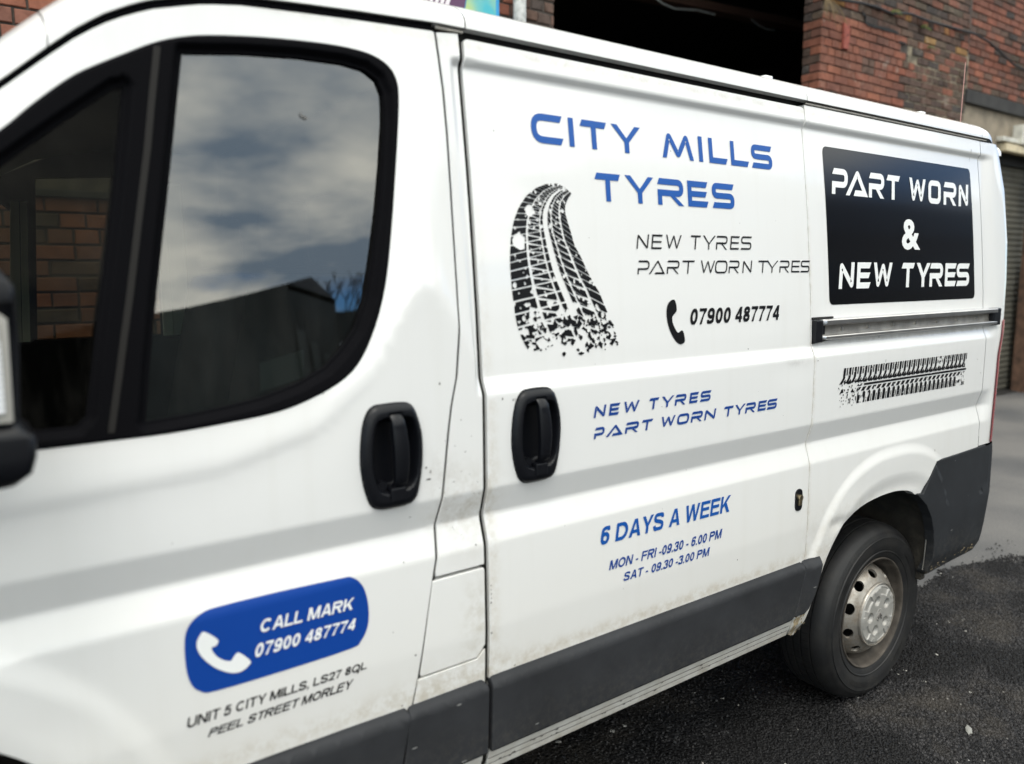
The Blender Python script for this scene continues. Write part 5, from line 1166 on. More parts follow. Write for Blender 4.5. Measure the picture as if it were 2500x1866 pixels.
# --- sills
def sill(name, x0, x1):
    prof = [(1.366, .504), (1.368, .492), (1.3715, .478), (1.3745, .4765), (1.3750, .470), (1.3785, .459), (1.3815, .4575), (1.382, .451), (1.386, .438), (1.396, .430), (1.42, .426), (1.60, .424)]
    xs = np.linspace(x0, x1, 12); n = len(prof); vs = [(x, y, z) for x in xs for y, z in prof]
    fs = [(i*n+k, i*n+k+1, (i+1)*n+k+1, (i+1)*n+k) for i in range(len(xs)-1) for k in range(n-1)]
    fs += [tuple(range(n))[::-1], tuple(range((len(xs)-1)*n, len(xs)*n))]
    me = mesh(name, vs, fs, True); me.set_sharp_from_angle(angle=R(28)); return link(name, me, 'white_paint', VAN)
s1 = sill('sill', .2, .9035); s2 = sill('sill', .920, 2.074)
for z_, y_ in ((.4765, 1.3735), (.4578, 1.3805)):
    MB().box(.9215, 2.07, y_-.0012, y_+.004, z_-.0010, z_+.0008).mk('sill_seam', 'scuff', s2)
# rust flecks along the sill
mb = MB()
for k in range(46):
    x = rr.uniform(.95, 2.05); z = rr.choice([.4775, .458, .462, .48]); s = rr.uniform(.0012, .0045); y = 1.3705 if z > .47 else 1.379
    a = [(x+math.cos(t*1.05)*s*rr.uniform(.5, 2.2), y-.0025, z+math.sin(t*1.05)*s*.6*rr.uniform(.5, 1.2)) for t in range(6)]; mb.add(a, [tuple(range(6))])
o = mb.mk('rust_fleck', 'scuff', s2); o['kind'] = 'stuff'
# mud on the arch foot
VV, TT = [], []
for k in range(60):
    x = 2.085+abs(rr.gauss(0, .022)); z = .435+rr.uniform(0, .07); s = rr.uniform(.002, .007); b = len(VV)
    VV += [(x+math.cos(t*1.05)*s*rr.uniform(.4, 1.3), z+math.sin(t*1.05)*s*rr.uniform(.6, 1.8)) for t in range(6)]; TT.append(tuple(range(b, b+6)))
o = decal_from_tris('mud_stain', VV, TT, 'mud', QU, off=-.0008); o['kind'] = 'stuff'
# --- roof rails, roof and front pillar
RP = [(1.428, 2.0865), (1.4285, 2.098), (1.432, 2.108), (1.440, 2.118), (1.452, 2.1275), (1.466, 2.137), (1.483, 2.1455), (1.5, 2.152), (1.525, 2.1595), (1.55, 2.165), (1.6, 2.172), (1.7, 2.181), (1.9, 2.192), (YC, 2.200)]
def roofpiece(name, x0, x1, full=True, dropback=False, label=None):
    prof = RP if full else RP[:10]; n0 = len(prof)
    pr = [(1.455, 2.0865)]+prof+([(2*YC-y, z) for y, z in prof[::-1]]+[(2*YC-1.455, 2.0865)] if full else [(1.57, 2.13)])
    xs = np.arange(x0, x1, .02).tolist()+[x1]; n = len(pr); vs = []
    for x in xs:
        dz = float(gut(x))-2.075
        b = float(sstep(3.30, 3.46, x)) if dropback else 0
        for y, z in pr:
            t = max(0., min(1., abs(y-YC)/ (YC-1.42)))
            yy = y; zz = z+dz*(1 if full else 1)
            if dropback: yy = YC+(y-YC)*(1-.035*b); zz = z-.045*b-.0*t
            vs.append((x, yy, zz))
    fs = [(i*n+k, (i+1)*n+k, (i+1)*n+k+1, i*n+k+1) for i in range(len(xs)-1) for k in range(n-1)]
    if dropback: fs.append(tuple(range((len(xs)-1)*n, len(xs)*n)))
    me = mesh(name, vs, [f[::-1] for f in fs], True); me.set_sharp_from_angle(angle=R(50)); o = link(name, me, 'white_paint', VAN)
    if label: o['label'] = label
    return o
roofpiece('pillar_cover', -.6, .1585, full=False, label='white front windscreen pillar')
roofpiece('roof', .1605, .9165, label='white cab roof edge')
roofpiece('roof', .9195, 2.1165, label='white roof edge over the sliding door')
roofpiece('roof', 2.1185, 3.2465, label='white roof edge over the rear side panel')
roofpiece('roof', 3.2485, 3.50, dropback=True, label='rear end of the white roof')
mb = MB(); hx = [-.22, -.1, 0, .1, .2, .3, .5, .93]; mb.add([(x, y, float(gut(x))-.02) for x in hx for y in (1.46, 3.31)], [(2*i, 2*i+2, 2*i+3, 2*i+1) for i in range(len(hx)-1)]); mb.mk('headlining', 'headliner', VAN)
MB().box(.93, 3.3, 1.47, 3.3, 2.06, 2.075).mk('load_roof_lining', 'gap_black', VAN)
# gutter mouldings
def moulding(x0, x1):
    xs = np.linspace(x0, x1, 10); vs = []; 
    for x in xs:
        g = float(gut(x))
        vs += [(x, 1.4375, g+.0015), (x, 1.4335, g+.003), (x, 1.4335, g+.0065), (x, 1.4375, g+.008)]
    link('gutter_moulding', mesh('gutter_moulding', vs, [(i*4+k, i*4+k+1, (i+1)*4+k+1, (i+1)*4+k) for i in range(9) for k in range(3)]), 'gutter_cream', VAN)
moulding(.85, .916); moulding(2.1185, 3.30)
vs = []; xs = np.linspace(-.4, .843, 60)
for x in xs:
    g = float(gut(x)); vs += [(x, 1.441, g-.012), (x, 1.436, g-.006), (x, 1.436, g+.009), (x, 1.445, g+.014)]
link('door_seal', mesh('door_seal', vs, [(i*4+k, i*4+k+1, (i+1)*4+k+1, (i+1)*4+k) for i in range(59) for k in range(3)], True), 'rubber', VAN)
link('door_seal', mesh('door_seal', [(.918, 1.46, 2.05), (2.112, 1.46, 2.05), (2.112, 1.46, 2.10), (.918, 1.46, 2.10)], [(0, 1, 2, 3)]), 'gap_black', VAN)
# small fixings on the roof edge
for (x, nm) in ((2.02, 1), (2.93, 2)):
    MB().box(x, x+.035, 1.505, 1.53, 2.150, 2.1605, .003).mk('roof_bracket', 'white_paint', VAN)
ae = empty('aerial', (3.2, 1.9, 2.19), None)
bpy.data.objects.remove(ae)
p0 = Vector((3.755, 1.75, 2.25)); 
mb = MB(); mb.tube([(3.36, 1.565, 2.135), (3.383, 1.572, 2.41)], .0013, 6); mb.tube([(3.36, 1.565, 2.12), (3.36, 1.565, 2.14)], .006, 8); mb.mk('aerial', 'aerial_red', VAN)
# --- door handles
def handle(k, parent):
    c = HND[k]; O = handle_outline(c)
    bowl = smoothpoly([(c[0]+x, c[1]+z) for x, z in ((-.038, .068), (-.018, .078), (.02, .078), (.044, .070), (.055, .03), (.052, -.03), (.042, -.062), (.02, -.072), (-.015, -.074), (-.036, -.062), (-.047, -.02), (-.046, .03))], 3)
    def fn(x, z):
        d = dist_poly(x, z, O); b = dist_poly(x, z, bowl); ins = pip(np.asarray(x), np.asarray(z), bowl); sd = np.where(ins, b, -b)
        base = 1.3575-.016*np.sqrt(np.clip(d/.020, 0, 1)*(2-np.clip(d/.020, 0, 1)))
        slot = sstep(.017, .012, np.abs(x-c[0]-.004))*sstep(.088, .082, np.abs(z-c[1]))
        return base+.036*sstep(-.002, .016, sd)+.004*slot*(1-sstep(-.002, .016, sd))
    g = np.array([(x, z) for x in np.arange(c[0]-.075, c[0]+.075, .0035) for z in np.arange(c[1]-.11, c[1]+.11, .004)])
    H = panel('door_handle', O, [], 'black_plastic', parent, fn=fn, dx=.05, rows=False, depth=.012, lip=.0015, extra=g, edge=.004)
    # grip bar
    mb = MB(); prof = []
    zs = np.linspace(.084, -.062, 14); vs = []
    for i, z in enumerate(zs):
        t = i/13; y = 1.3575-.024-.006*math.sin(math.pi*t); w = .0125+.003*math.sin(math.pi*t); xx = c[0]+.004+.006*math.sin(t*2.2)
        if i == 0 or i == 13: y += .010
        for dx_, dy_ in ((-w, .014), (-w, .003), (-w*.75, 0), (w*.75, 0), (w, .003), (w, .014)): vs.append((xx+dx_, y+dy_, c[1]+z))
    fs = [(i*6+j, i*6+j+1, (i+1)*6+j+1, (i+1)*6+j) for i in range(13) for j in range(5)]; fs += [(0, 5, 4, 3, 2, 1), tuple(range(78, 84))]
    mb.add(vs, fs); mb.mk('grip_bar', 'black_plastic', parent, auto=40)
    MB().box(c[0]-.012, c[0]+.022, 1.339, 1.372, c[1]-.092, c[1]-.062, .004).mk('lock_cover', 'black_plastic', parent)
    MB().tube([(c[0]-.024, 1.366, c[1]-.058), (c[0]-.024, 1.352, c[1]-.058)], .010, 16).mk('lock_barrel', 'black_plastic', parent, auto=40)
handle(1, FD); handle(2, SD)
# round lock on the sliding door
lc = (2.0605, .892); ol = rounded([(lc[0]-.0165, lc[1]-.033), (lc[0]+.0165, lc[1]-.033), (lc[0]+.0165, lc[1]+.033), (lc[0]-.0165, lc[1]+.033)], .0165, 6)
panel('lock_surround', ol, [], 'black_plastic', SD, off=-.003, depth=.003, rows=False, dx=.01, edge=.004)
yl = float(S(np.array([2.06]), np.array([.9]))[0])
mb = MB(); mb.tube([(lc[0], yl-.003, lc[1]+.008), (lc[0], yl-.011, lc[1]+.008)], .0095, 18); mb.box(lc[0]-.006, lc[0]+.006, yl-.009, yl-.003, lc[1]-.016, lc[1]+.004, .001); mb.mk('lock_cylinder', 'brass', SD, auto=40)
MB().box(lc[0]-.001, lc[0]+.001, yl-.0115, yl-.0108, lc[1]+.003, lc[1]+.013).mk('keyhole', 'gap_black', SD)
# --- sliding door rail
yr = 1.373
prof = [(yr+.003, 1.4385), (yr-.020, 1.4385), (yr-.0235, 1.4355), (yr-.0235, 1.4245), (yr-.021, 1.4215), (yr-.004, 1.4205), (yr-.002, 1.4180), (yr-.002, 1.3930), (yr-.004, 1.3900), (yr-.021, 1.3890), (yr-.0235, 1.3865), (yr-.0235, 1.3795), (yr-.020, 1.3765), (yr+.003, 1.3765)]
def railmesh(name, pr, m, x0, x1, parent):
    xs = [x0, x0+.006]+list(np.linspace(x0+.05, x1-.03, 12))+[x1]; n = len(pr); vs = []
    for i, x in enumerate(xs):
        k = .6 if i == 0 else 1
        vs += [(x, yr+(y-yr)*k, z) for y, z in pr]
    fs = [(i*n+k, i*n+k+1, (i+1)*n+k+1, (i+1)*n+k) for i in range(len(xs)-1) for k in range(n-1)]+[tuple(range(n))[::-1], tuple(range((len(xs)-1)*n, len(xs)*n))]
    me = mesh(name, vs, fs, True); me.set_sharp_from_angle(angle=R(35)); return link(name, me, m, parent)
RL = railmesh('door_rail', prof[:6], 'aluminium', 2.150, 3.315, QU)
railmesh('door_rail', prof[8:], 'aluminium', 2.150, 3.315, QU)
railmesh('rail_channel', prof[5:9], 'dull_aluminium', 2.160, 3.29, QU)
for k in range(7): MB().tube([(2.27+k*.152, yr-.001, 1.4055), (2.27+k*.152, yr-.0055, 1.4055)], .006, 10).mk('rail_bolt', 'aluminium', QU)
MB().box(2.1165, 2.150, yr-.015, yr+.004, 1.3695, 1.4365, .003).mk('rail_end_cap', 'black_plastic', QU)
MB().box(2.146, 2.166, yr-.012, yr+.004, 1.392, 1.419, .002).mk('rail_end_cap', 'black_plastic', QU)
MB().box(3.290, 3.350, yr-.022, yr+.01, 1.3735, 1.4395, .006).mk('rail_end_cap', 'black_plastic', QU)
MB().prism(rounded([(2.1165, 1.4375), (2.225, 1.4395), (2.225, 1.4455), (2.1165, 1.4455)], .002), yr-.0008, yr+.01).mk('rail_slot', 'gap_black', QU)
MB().prism([(2.1165, 1.3655), (2.21, 1.3735), (2.21, 1.3765), (2.1165, 1.3700)], yr-.004, yr+.01).mk('rail_slot', 'gap_black', QU)

# --- lettering and prints on the body
custom_line('CITY MILLS', F['city_x'], F['city'], .235, 'shop_lettering', 'blue_vinyl', SD)
custom_line('TYRES', F['tyres_x'], F['tyres'], .235, 'shop_lettering', 'blue_vinyl', SD)
custom_line('NEW TYRES', F['thin1_x'], F['thin1'], .13, 'small_lettering', 'black_vinyl', SD, shear=.18)
custom_line('PART WORN TYRES', F['thin2_x'], F['thin2'], .133, 'small_lettering', 'black_vinyl', SD, shear=.18)
def remap(xs, a0, a1, b0, b1): return [(b0+(p-a0)/(a1-a0)*(b1-b0), b0+(q-a0)/(a1-a0)*(b1-b0)) for p, q in xs]
custom_line('NEW TYRES', [(a, b-.002) for a, b in remap(F['thin1_x'], 1.392, 1.84, 1.222, 1.641)], F['mid1'], .24, 'small_lettering', 'navy_vinyl', SD, shear=.18)
m2 = [(1.224, 1.274), (1.279, 1.357), (1.366, 1.433), (1.442, 1.507), (1.541, 1.604), (1.620, 1.683), (1.688, 1.743), (1.752, 1.8), (1.84, 1.88), (1.0, 1.0)]
m2 = F['mid2_x']
custom_line('PART WORN TYRES', m2, F['mid2'], .24, 'small_lettering', 'navy_vinyl', SD, shear=.18)
sans_line('07900 487774', F['num'], 'phone_number', 'black_vinyl', SD, .225, shr=.009)
sans_line('6 DAYS A WEEK', F['days'], 'opening_hours', 'blue_vinyl', SD, .215, shr=.0075)
sans_line('MON - FRI -09.30 - 6.00 PM', F['mon'], 'opening_hours', 'navy_vinyl', SD, .20, shr=.006)
sans_line('SAT - 09.30 -3.00 PM', F['sat'], 'opening_hours', 'navy_vinyl', SD, .20, shr=.006)
shape_decal('phone_symbol', smoothpoly(F['phone_k'], 4), 'black_vinyl', SD)
shape_decal('sign_panel', rounded([(2.2115, 1.4805), (3.177, 1.4795), (3.177, 1.965), (2.2115, 1.964)], .022, 6), 'black_film', QU, off=-.0009, label='glossy black sign panel with white lettering')
custom_line('PART WORN', F['pw_x'], F['pw'], .23, 'sign_lettering', 'white_vinyl', QU, shear=.14, off=-.0022)
custom_line('NEW TYRES', F['nt_x'], F['nt'], .23, 'sign_lettering', 'white_vinyl', QU, shear=.14, off=-.0022)
font_line('&', ((2.650, 1.657), (2.772, 1.657), (2.652, 1.762), (2.774, 1.762)), 'sign_lettering', 'white_vinyl', QU, .03).location.y -= .001
shape_decal('phone_badge', smoothpoly([(.284, .96), (.294, .985), (.315, .999), (.345, 1.003), (.45, 1.003), (.565, 1.0), (.595, .997), (.615, .978), (.625, .95), (.628, .915), (.623, .885), (.608, .862), (.585, .853), (.45, .850), (.33, .851), (.305, .858), (.29, .876), (.283, .91)], 3), 'badge_blue', FD, off=-.0009, label='blue rounded badge with white phone') if mat('badge_blue', (.004, .048, .28), .4, spec=.3) else None
shape_decal('phone_symbol', smoothpoly(F['phone_w'], 4), 'white_vinyl', FD).location.y -= .001
sans_line('CALL MARK', F['call'], 'badge_lettering', 'white_vinyl', FD, .21, off=-.0022)
sans_line('07900 487774', F['bnum'], 'badge_lettering', 'white_vinyl', FD, .21, off=-.0022)
sans_line('UNIT 5 CITY MILLS, LS27 8QL', F['unit'], 'address_lettering', 'black_vinyl', FD, .19)
sans_line('PEEL STREET MORLEY', F['peel'], 'address_lettering', 'black_vinyl', FD, .19)
# tyre track print curling down the sliding door
def blob(rr, x, z, s, n=9, jag=.5):
    a0 = rr.uniform(0, 6.3); return [(x+math.cos(a0+k*2*math.pi/n)*s*rr.uniform(1-jag, 1+jag), z+math.sin(a0+k*2*math.pi/n)*s*rr.uniform(1-jag, 1+jag)) for k in range(n)]
def eroded(name, blocks, blobs, parent, extra_pos=()):
    allp = blocks+blobs+list(extra_pos); V, T = cdt(allp, [], 1e-5); c = V[T].mean(1)
    def inside(polys):
        k = np.zeros(len(c), bool)
        for p in polys:
            q = np.array(p); lo = q.min(0); hi = q.max(0); i = np.where((c[:, 0] >= lo[0]) & (c[:, 0] <= hi[0]) & (c[:, 1] >= lo[1]) & (c[:, 1] <= hi[1]) & ~k)[0]
            if len(i): k[i[pip(c[i, 0], c[i, 1], p)]] = True
        return k
    k = (inside(blocks) & ~inside(blobs)) | (inside(list(extra_pos)) if extra_pos else False)
    o = decal_from_tris(name, V, T[k], 'black_vinyl', parent); o['kind'] = 'stuff'; return o
def track_a():
    rr = random.Random(12); A = [np.array(r) for r in F['trackA']]
    def pt(u, v):
        v = min(max(v, 0), 14.999); i = int(v); f = v-i; L0, C0, R0 = A[i]; L1, C1, R1 = A[i+1]
        l, c, r = L0+(L1-L0)*f, C0+(C1-C0)*f, R0+(R1-R0)*f
        q = l+(c-l)*(u/.6) if u < .6 else c+(r-c)*((u-.6)/.4); return tuple(q)
    vb = [0]; s = .24
    while vb[-1] < 13.5: vb.append(vb[-1]+s); s = min(s*1.055, .92)
    blocks = []
    for i in range(len(vb)-1):
        v0, v1 = vb[i], vb[i+1]; g = (v1-v0)*.16; a, b = v0+g/2, v1-g/2
        def quad(u0, u1, sk=0., a_=None, b_=None):
            a2 = a if a_ is None else a_; b2 = b if b_ is None else b_; n = 3
            return [pt(u0+(u1-u0)*k/n, a2+sk*k/n) for k in range(n+1)]+[pt(u1-(u1-u0)*k/n, b2+sk*(n-k)/n) for k in range(n+1)]
        blocks.append(quad(0, .255))
        m_ = (a+b)/2
        blocks.append([pt(.29, a), pt(.40, a), pt(.50, a), pt(.50, m_+(b-m_)*.5), pt(.36, a+(b-a)*.25)]); blocks.append([pt(.29, a+(b-a)*.28), pt(.40, m_+(b-a)*.12), pt(.50, b-(b-a)*.02), pt(.50, b), pt(.29, b)])
        blocks.append(quad(.525, .575))
        blocks.append(quad(.655, .70, (b-a)*.35))
        blocks.append([pt(.72, a+.1*(b-a)), pt(.845, a+(b-a)*.45), pt(.845, b+(b-a)*.25), pt(.80, b+(b-a)*.2), pt(.72, a+(b-a)*.75)]); blocks.append([pt(.73, b-(b-a)*.10), pt(.80, b+(b-a)*.26), pt(.73, b+(b-a)*.1)])
        blocks.append(quad(.875, 1.0, (b-a)*.5))
    blobs = []
    for k in range(190):
        v = rr.random(); v = 14.9*(v**.55) if k > 60 else rr.uniform(0, 10); u = rr.random(); x, z = pt(u, v)
        s = rr.uniform(.0012, .0046)*(1+max(0, v-9)*.35); blobs.append(blob(rr, x, z, s, 7, .6))
    for k in range(80):
        v = 10.3+3.6*rr.random()**.8; x, z = pt(rr.random(), v); blobs.append(blob(rr, x, z, rr.uniform(.003, .0095), rr.choice([4, 5, 6, 7]), .65))
    x, z = pt(.13, 6.35); blobs.append(blob(rr, x, z, .018, 10, .35)); x, z = pt(.27, 4.1); blobs.append(blob(rr, x, z, .011, 9, .5))
    ext = []
    for k in range(120):
        u = rr.choice([.08, .2, .35, .45, .55, .66, .78, .9, 1.0])+rr.uniform(-.07, .07); v = 12.6+2.35*rr.random()**1.2
        if (u < .35 and v > 13.2 and rr.random() < .75): continue
        x, z = pt(min(max(u, 0), 1.), v); s_ = rr.uniform(.0018, .0105)*(1.15 if .35 < u < .75 else .8)
        n_ = rr.choice([4, 5, 6, 7]); a0 = rr.uniform(0, 6.3); ext.append([(x+math.cos(a0+q*2*math.pi/n_)*s_*rr.uniform(.25, 1.2), z+math.sin(a0+q*2*math.pi/n_)*s_*rr.uniform(.25, 1.3)*.8) for q in range(n_)])
    eroded('tyre_track_print', blocks, blobs, SD, ext)
track_a()
def track_b():
    rr = random.Random(5); (ax, az), (bx, bz), (cx, cz), (dx_, dz_) = F['trackB']
    def pt(u, v): return (ax+(bx-ax)*u+(cx-ax)*v, az+(bz-az)*u+(cz-az)*v)
    def q(u0, u1, v0, v1, sk=0): return [pt(u0, v0), pt(u1, v0), pt(u1+sk, v1), pt(u0+sk, v1)]
    bl = []; n = 27; p = 1/n
    for i in range(n):
        u = i*p
        bl += [q(u, u+.40*p, 0, .26, -.0*p), [pt(u, .26), pt(u+.40*p, .26), pt(u+.0*p, .42), pt(u-.55*p, .42), pt(u-.2*p, .33)], q(u+.58*p, u+.78*p, 0, .20)]
        bl.append([pt(u+.5*p, .30), pt(u+.62*p, .44), pt(u-.1*p, .44), pt(u+.2*p, .36)])
        bl.append([pt(u+.02*p, .57), pt(u+.70*p, .57), pt(u+.25*p, .68), pt(u-.3*p, .68)])
        bl += [[pt(u+.1*p, .72), pt(u+.38*p, .68), pt(u+.62*p, .74), pt(u+.60*p, 1.), pt(u+.10*p, 1.)], q(u+.76*p, u+.90*p, .80, 1.)]
    bl.append(q(.06, 1., .475, .535))
    bo = []
    for k in range(150): x, z = pt(rr.random(), rr.random()); bo.append(blob(rr, x, z, rr.uniform(.001, .0032), 6, .6))
    for k in range(70): x, z = pt(abs(rr.gauss(0, .09)), rr.uniform(.45, 1.02)); bo.append(blob(rr, x, z, rr.uniform(.003, .009), 7, .6))
    for k in range(16): x, z = pt(rr.uniform(.70, .78), rr.uniform(0, .33)); bo.append(blob(rr, x, z, rr.uniform(.003, .008), 7, .6))
    for k in range(16): x, z = pt(rr.uniform(.93, 1.), rr.uniform(.62, 1.)); bo.append(blob(rr, x, z, rr.uniform(.004, .010), 7, .6))
    eroded('tyre_track_print', bl, bo, QU, [blob(rr, *pt(rr.uniform(-.02, .1), rr.uniform(.4, 1.03)), rr.uniform(.001, .003), 5, .6) for k in range(30)])
track_b()
# little chips and scuffs where the photograph shows them
def scuffs(name, spots, parent):
    VV, TT = [], []; rr = random.Random(9)
    for x, z, sx, sz in spots:
        b = len(VV); VV += [(x+math.cos(t*1.05)*sx*rr.uniform(.5, 1.2), z+math.sin(t*1.05)*sz*rr.uniform(.5, 1.2)) for t in range(6)]; TT.append(tuple(range(b, b+6)))
    o = decal_from_tris(name, VV, TT, 'scuff', parent, off=-.0007); o['kind'] = 'stuff'
scuffs('paint_chip', [(.60, .80, .003, .0035), (.745, 1.205, .0012, .006), (.765, 1.19, .004, .002), (.77, 1.165, .006, .0025), (.775, 1.18, .002, .006), (.73, 1.09, .003, .001), (.80, 1.36, .002, .004), (.68, .86, .001, .002), (.71, 1.0, .002, .002)], FD)
scuffs('paint_chip', [(.957, 1.313, .002, .004), (.985, 1.309, .0015, .004), (.990, 1.309, .001, .004)]+[(.922, .9-.01*k, .0012, .0025) for k in range(5)]+[(.9215, .86, .002, .003), (.9215, .79, .0025, .003)]+[(1.0+random.Random(k).uniform(0, 1), .55+random.Random(k+50).uniform(.2, 1.2), .0012, .0012) for k in range(18)], SD)
scuffs('paint_chip', [(.86, 1.21, .003, .001), (.85, 1.28, .001, .003), (.87, 1.16, .001, .002), (.83, 1.15, .003, .001), (.89, 1.14, .0015, .002), (.885, 1.0, .002, .002)]+[(.78+random.Random(k).uniform(0, .12), 1.0+random.Random(k+9).uniform(0, .25), .0015, .001) for k in range(14)], PP)
scuffs('paint_chip', [(2.9, .93, .0015, .006), (2.52, 1.29, .0012, .006), (2.13, 1.315, .003, .002), (3.17, 2.03, .0012, .010), (3.18, 2.0, .0012, .012)], QU)
# --- wheel
WC = (2.688, .33)
WH = empty('rear_wheel', (WC[0], 1.53, WC[1]), VAN)
def wheel():
    mb = MB(); pf = [(.198, 1.452), (.203, 1.442), (.208, 1.437), (.214, 1.4335), (.222, 1.4300), (.230, 1.4275), (.232, 1.4245), (.2350, 1.4240), (.237, 1.4272), (.250, 1.4215), (.268, 1.4195), (.284, 1.4195), (.2880, 1.4190), (.290, 1.4228), (.300, 1.4255), (.309, 1.4315), (.311, 1.4340), (.318, 1.4400), (.3245, 1.4500), (.3290, 1.4620), (.3325, 1.4760)]
    def tread(y0, y1, r): return [(r, y0), (r, y1)]
    t = [(.3325, 1.478), (.3265, 1.4785), (.3265, 1.483), (.3335, 1.4835), (.3345, 1.512), (.3275, 1.5125), (.3275, 1.519), (.3350, 1.5195), (.3350, 1.5425), (.3280, 1.543), (.3280, 1.5495), (.3350, 1.55), (.3345, 1.575), (.3275, 1.5755), (.3275, 1.582), (.3340, 1.5825), (.3330, 1.600), (.3265, 1.6005), (.3265, 1.605), (.3310, 1.6055), (.322, 1.625), (.30, 1.640), (.25, 1.645), (.205, 1.630)]
    mb.lathe(pf+t, WC, 160); o = mb.mk('tyre', 'tyre_rubber', WH, auto=32)
    # fine moulded ribs round the shoulder and raised bars on the sidewall
    mb = MB()
    for k in range(180):
        a = 2*math.pi*k/180; ca, sa = math.cos(a), math.sin(a); tx, tz = -sa*.0018, ca*.0018; vs = []
        for r, y in ((.3005, 1.4248), (.309, 1.4305)):
            for sg in (-1, 1): vs.append((WC[0]+r*ca+sg*tx, y-.0008, WC[1]+r*sa+sg*tz))
        mb.add(vs, [(0, 1, 3, 2)])
    for k0, n_ in ((.35, 9), (2.45, 7), (4.1, 9), (5.3, 6)):
        for k in range(n_):
            a = k0+k*.052; w_ = .017; vs = []
            for r, y in ((.256, 1.4200), (.272, 1.4183)):
                for aa in (a, a+w_/.26*.62): vs.append((WC[0]+r*math.cos(aa), y-.0012, WC[1]+r*math.sin(aa)))
            mb.add(vs, [(0, 2, 3, 1)])
    o = mb.mk('sidewall_ribs', 'tyre_rubber', WH); o['kind'] = 'stuff'
    # sipes across the shoulders
    mb = MB()
    for k in range(72):
        a = 2*math.pi*k/72+.02; ca, sa = math.cos(a), math.sin(a)
        for (y0, y1, sh) in ((1.4845, 1.511, .01), (1.520, 1.5420, -.01), (1.5505, 1.5745, .01)):
            r = .3357; w = .0011
            vs = []
            for yy, da in ((y0, 0), (y1, sh)):
                for dw in (-w, w):
                    aa = a+da+dw/r; vs.append((WC[0]+r*math.cos(aa), yy, WC[1]+r*math.sin(aa)))
            mb.add(vs, [(0, 1, 3, 2)])
    o = mb.mk('tread_sipes', 'gap_black', WH); o['kind'] = 'stuff'
    # rim barrel
    mb = MB(); pf = [(.204, 1.4425), (.2085, 1.4370), (.2085, 1.4335), (.206, 1.4315), (.203, 1.4325), (.2005, 1.437), (.1985, 1.447), (.1975, 1.458), (.1905, 1.466), (.1870, 1.475), (.1860, 1.50), (.180, 1.515), (.176, 1.54), (.176, 1.62)]
    mb.lathe(pf, WC, 128); mb.mk('rim', 'rim_dirty', WH, auto=50)
    # pressed disc with ten round vents
    bm = bmesh.new(); n = 240
    pr = [(.1775, 1.522), (.1765, 1.505), (.174, 1.490), (.170, 1.4775), (.1645, 1.466), (.158, 1.456), (.152, 1.4485), (.146, 1.4425), (.139, 1.4375), (.132, 1.4335), (.126, 1.4300), (.121, 1.4265), (.1185, 1.424), (.116, 1.424), (.10, 1.424)]
    prd = []
    for i in range(len(pr)-1):
        for k in range(3): prd.append((pr[i][0]+(pr[i+1][0]-pr[i][0])*k/3, pr[i][1]+(pr[i+1][1]-pr[i][1])*k/3))
    prd.append(pr[-1])
    arc = [0]
    for i in range(1, len(prd)): arc.append(arc[-1]+math.hypot(prd[i][0]-prd[i-1][0], prd[i][1]-prd[i-1][1]))
    # parameter plane: (angle*0.15, arc); cut holes there with the cdt, then wrap
    ac = np.interp(.1495, [p[0] for p in prd][::-1], arc[::-1]); Lc = 2*math.pi*.15; holes = []
    def wrap(s, a):
        th = s/.15; r = np.interp(a, arc, [p[0] for p in prd]); y = np.interp(a, arc, [p[1] for p in prd]); return (WC[0]+r*math.cos(th), y, WC[1]+r*math.sin(th))
    hub = MB(); nh = 10; seg = Lc/nh
    for hI in range(nh):
        s0 = hI*seg; O = [(s0, 0), (s0+seg, 0), (s0+seg, arc[-1]), (s0, arc[-1])]; O = dens(O, .006)
        cxh = s0+seg/2; Hh = [(cxh+.0215*math.cos(t*2*math.pi/28), ac+.0185*math.sin(t*2*math.pi/28)) for t in range(28)]; H2 = [(cxh+.0235*math.cos(t*2*math.pi/28), ac+.0205*math.sin(t*2*math.pi/28)) for t in range(28)]
        g = [(x, z) for x in np.arange(s0+.005, s0+seg-.002, .007) for z in np.arange(.004, arc[-1]-.002, .006)]; ga = np.array(g); kk = ~pip(ga[:, 0], ga[:, 1], H2)
        V, T = cdt([O, Hh, H2], ga[kk]); c = V[T].mean(1); T = T[~pip(c[:, 0], c[:, 1], Hh)]
        vs = [wrap(v[0], v[1]) for v in V]
        dd = np.hypot((V[:, 0]-cxh)/1.15, V[:, 1]-ac)
        hub.add(vs, [tuple(int(i) for i in t) for t in T])
        b = len(hub.v); ring = [wrap(*q_) for q_ in Hh]; hub.v += ring; hub.v += [(p[0]-(p[0]-WC[0])*.05, p[1]+.006, p[2]-(p[2]-WC[1])*.05) for p in ring]
        hub.f += [(b+i, b+(i+1) % 28, b+28+(i+1) % 28, b+28+i) for i in range(28)]
    bm = bmesh.new(); me = mesh('wheel_disc', hub.v, hub.f); bm.from_mesh(me); bmesh.ops.remove_doubles(bm, verts=bm.verts, dist=.0002); bmesh.ops.recalc_face_normals(bm, faces=bm.faces); bm.to_mesh(me); bm.free()
    me.polygons.foreach_set('use_smooth', [True]*len(me.polygons)); me.set_sharp_from_angle(angle=R(45)); link('wheel_disc', me, 'rim_silver', WH)
    MB().lathe([(.170, 1.56), (.0, 1.56)], WC, 48).mk('brake_drum', 'gap_black', WH)
    # hub cap: five bolt wells, five raised spokes, chevron badge
    cap = MB(); Rc = .1135; y0 = 1.412; th0 = R(90+16)
    A5 = [th0+k*2*math.pi/5 for k in range(5)]
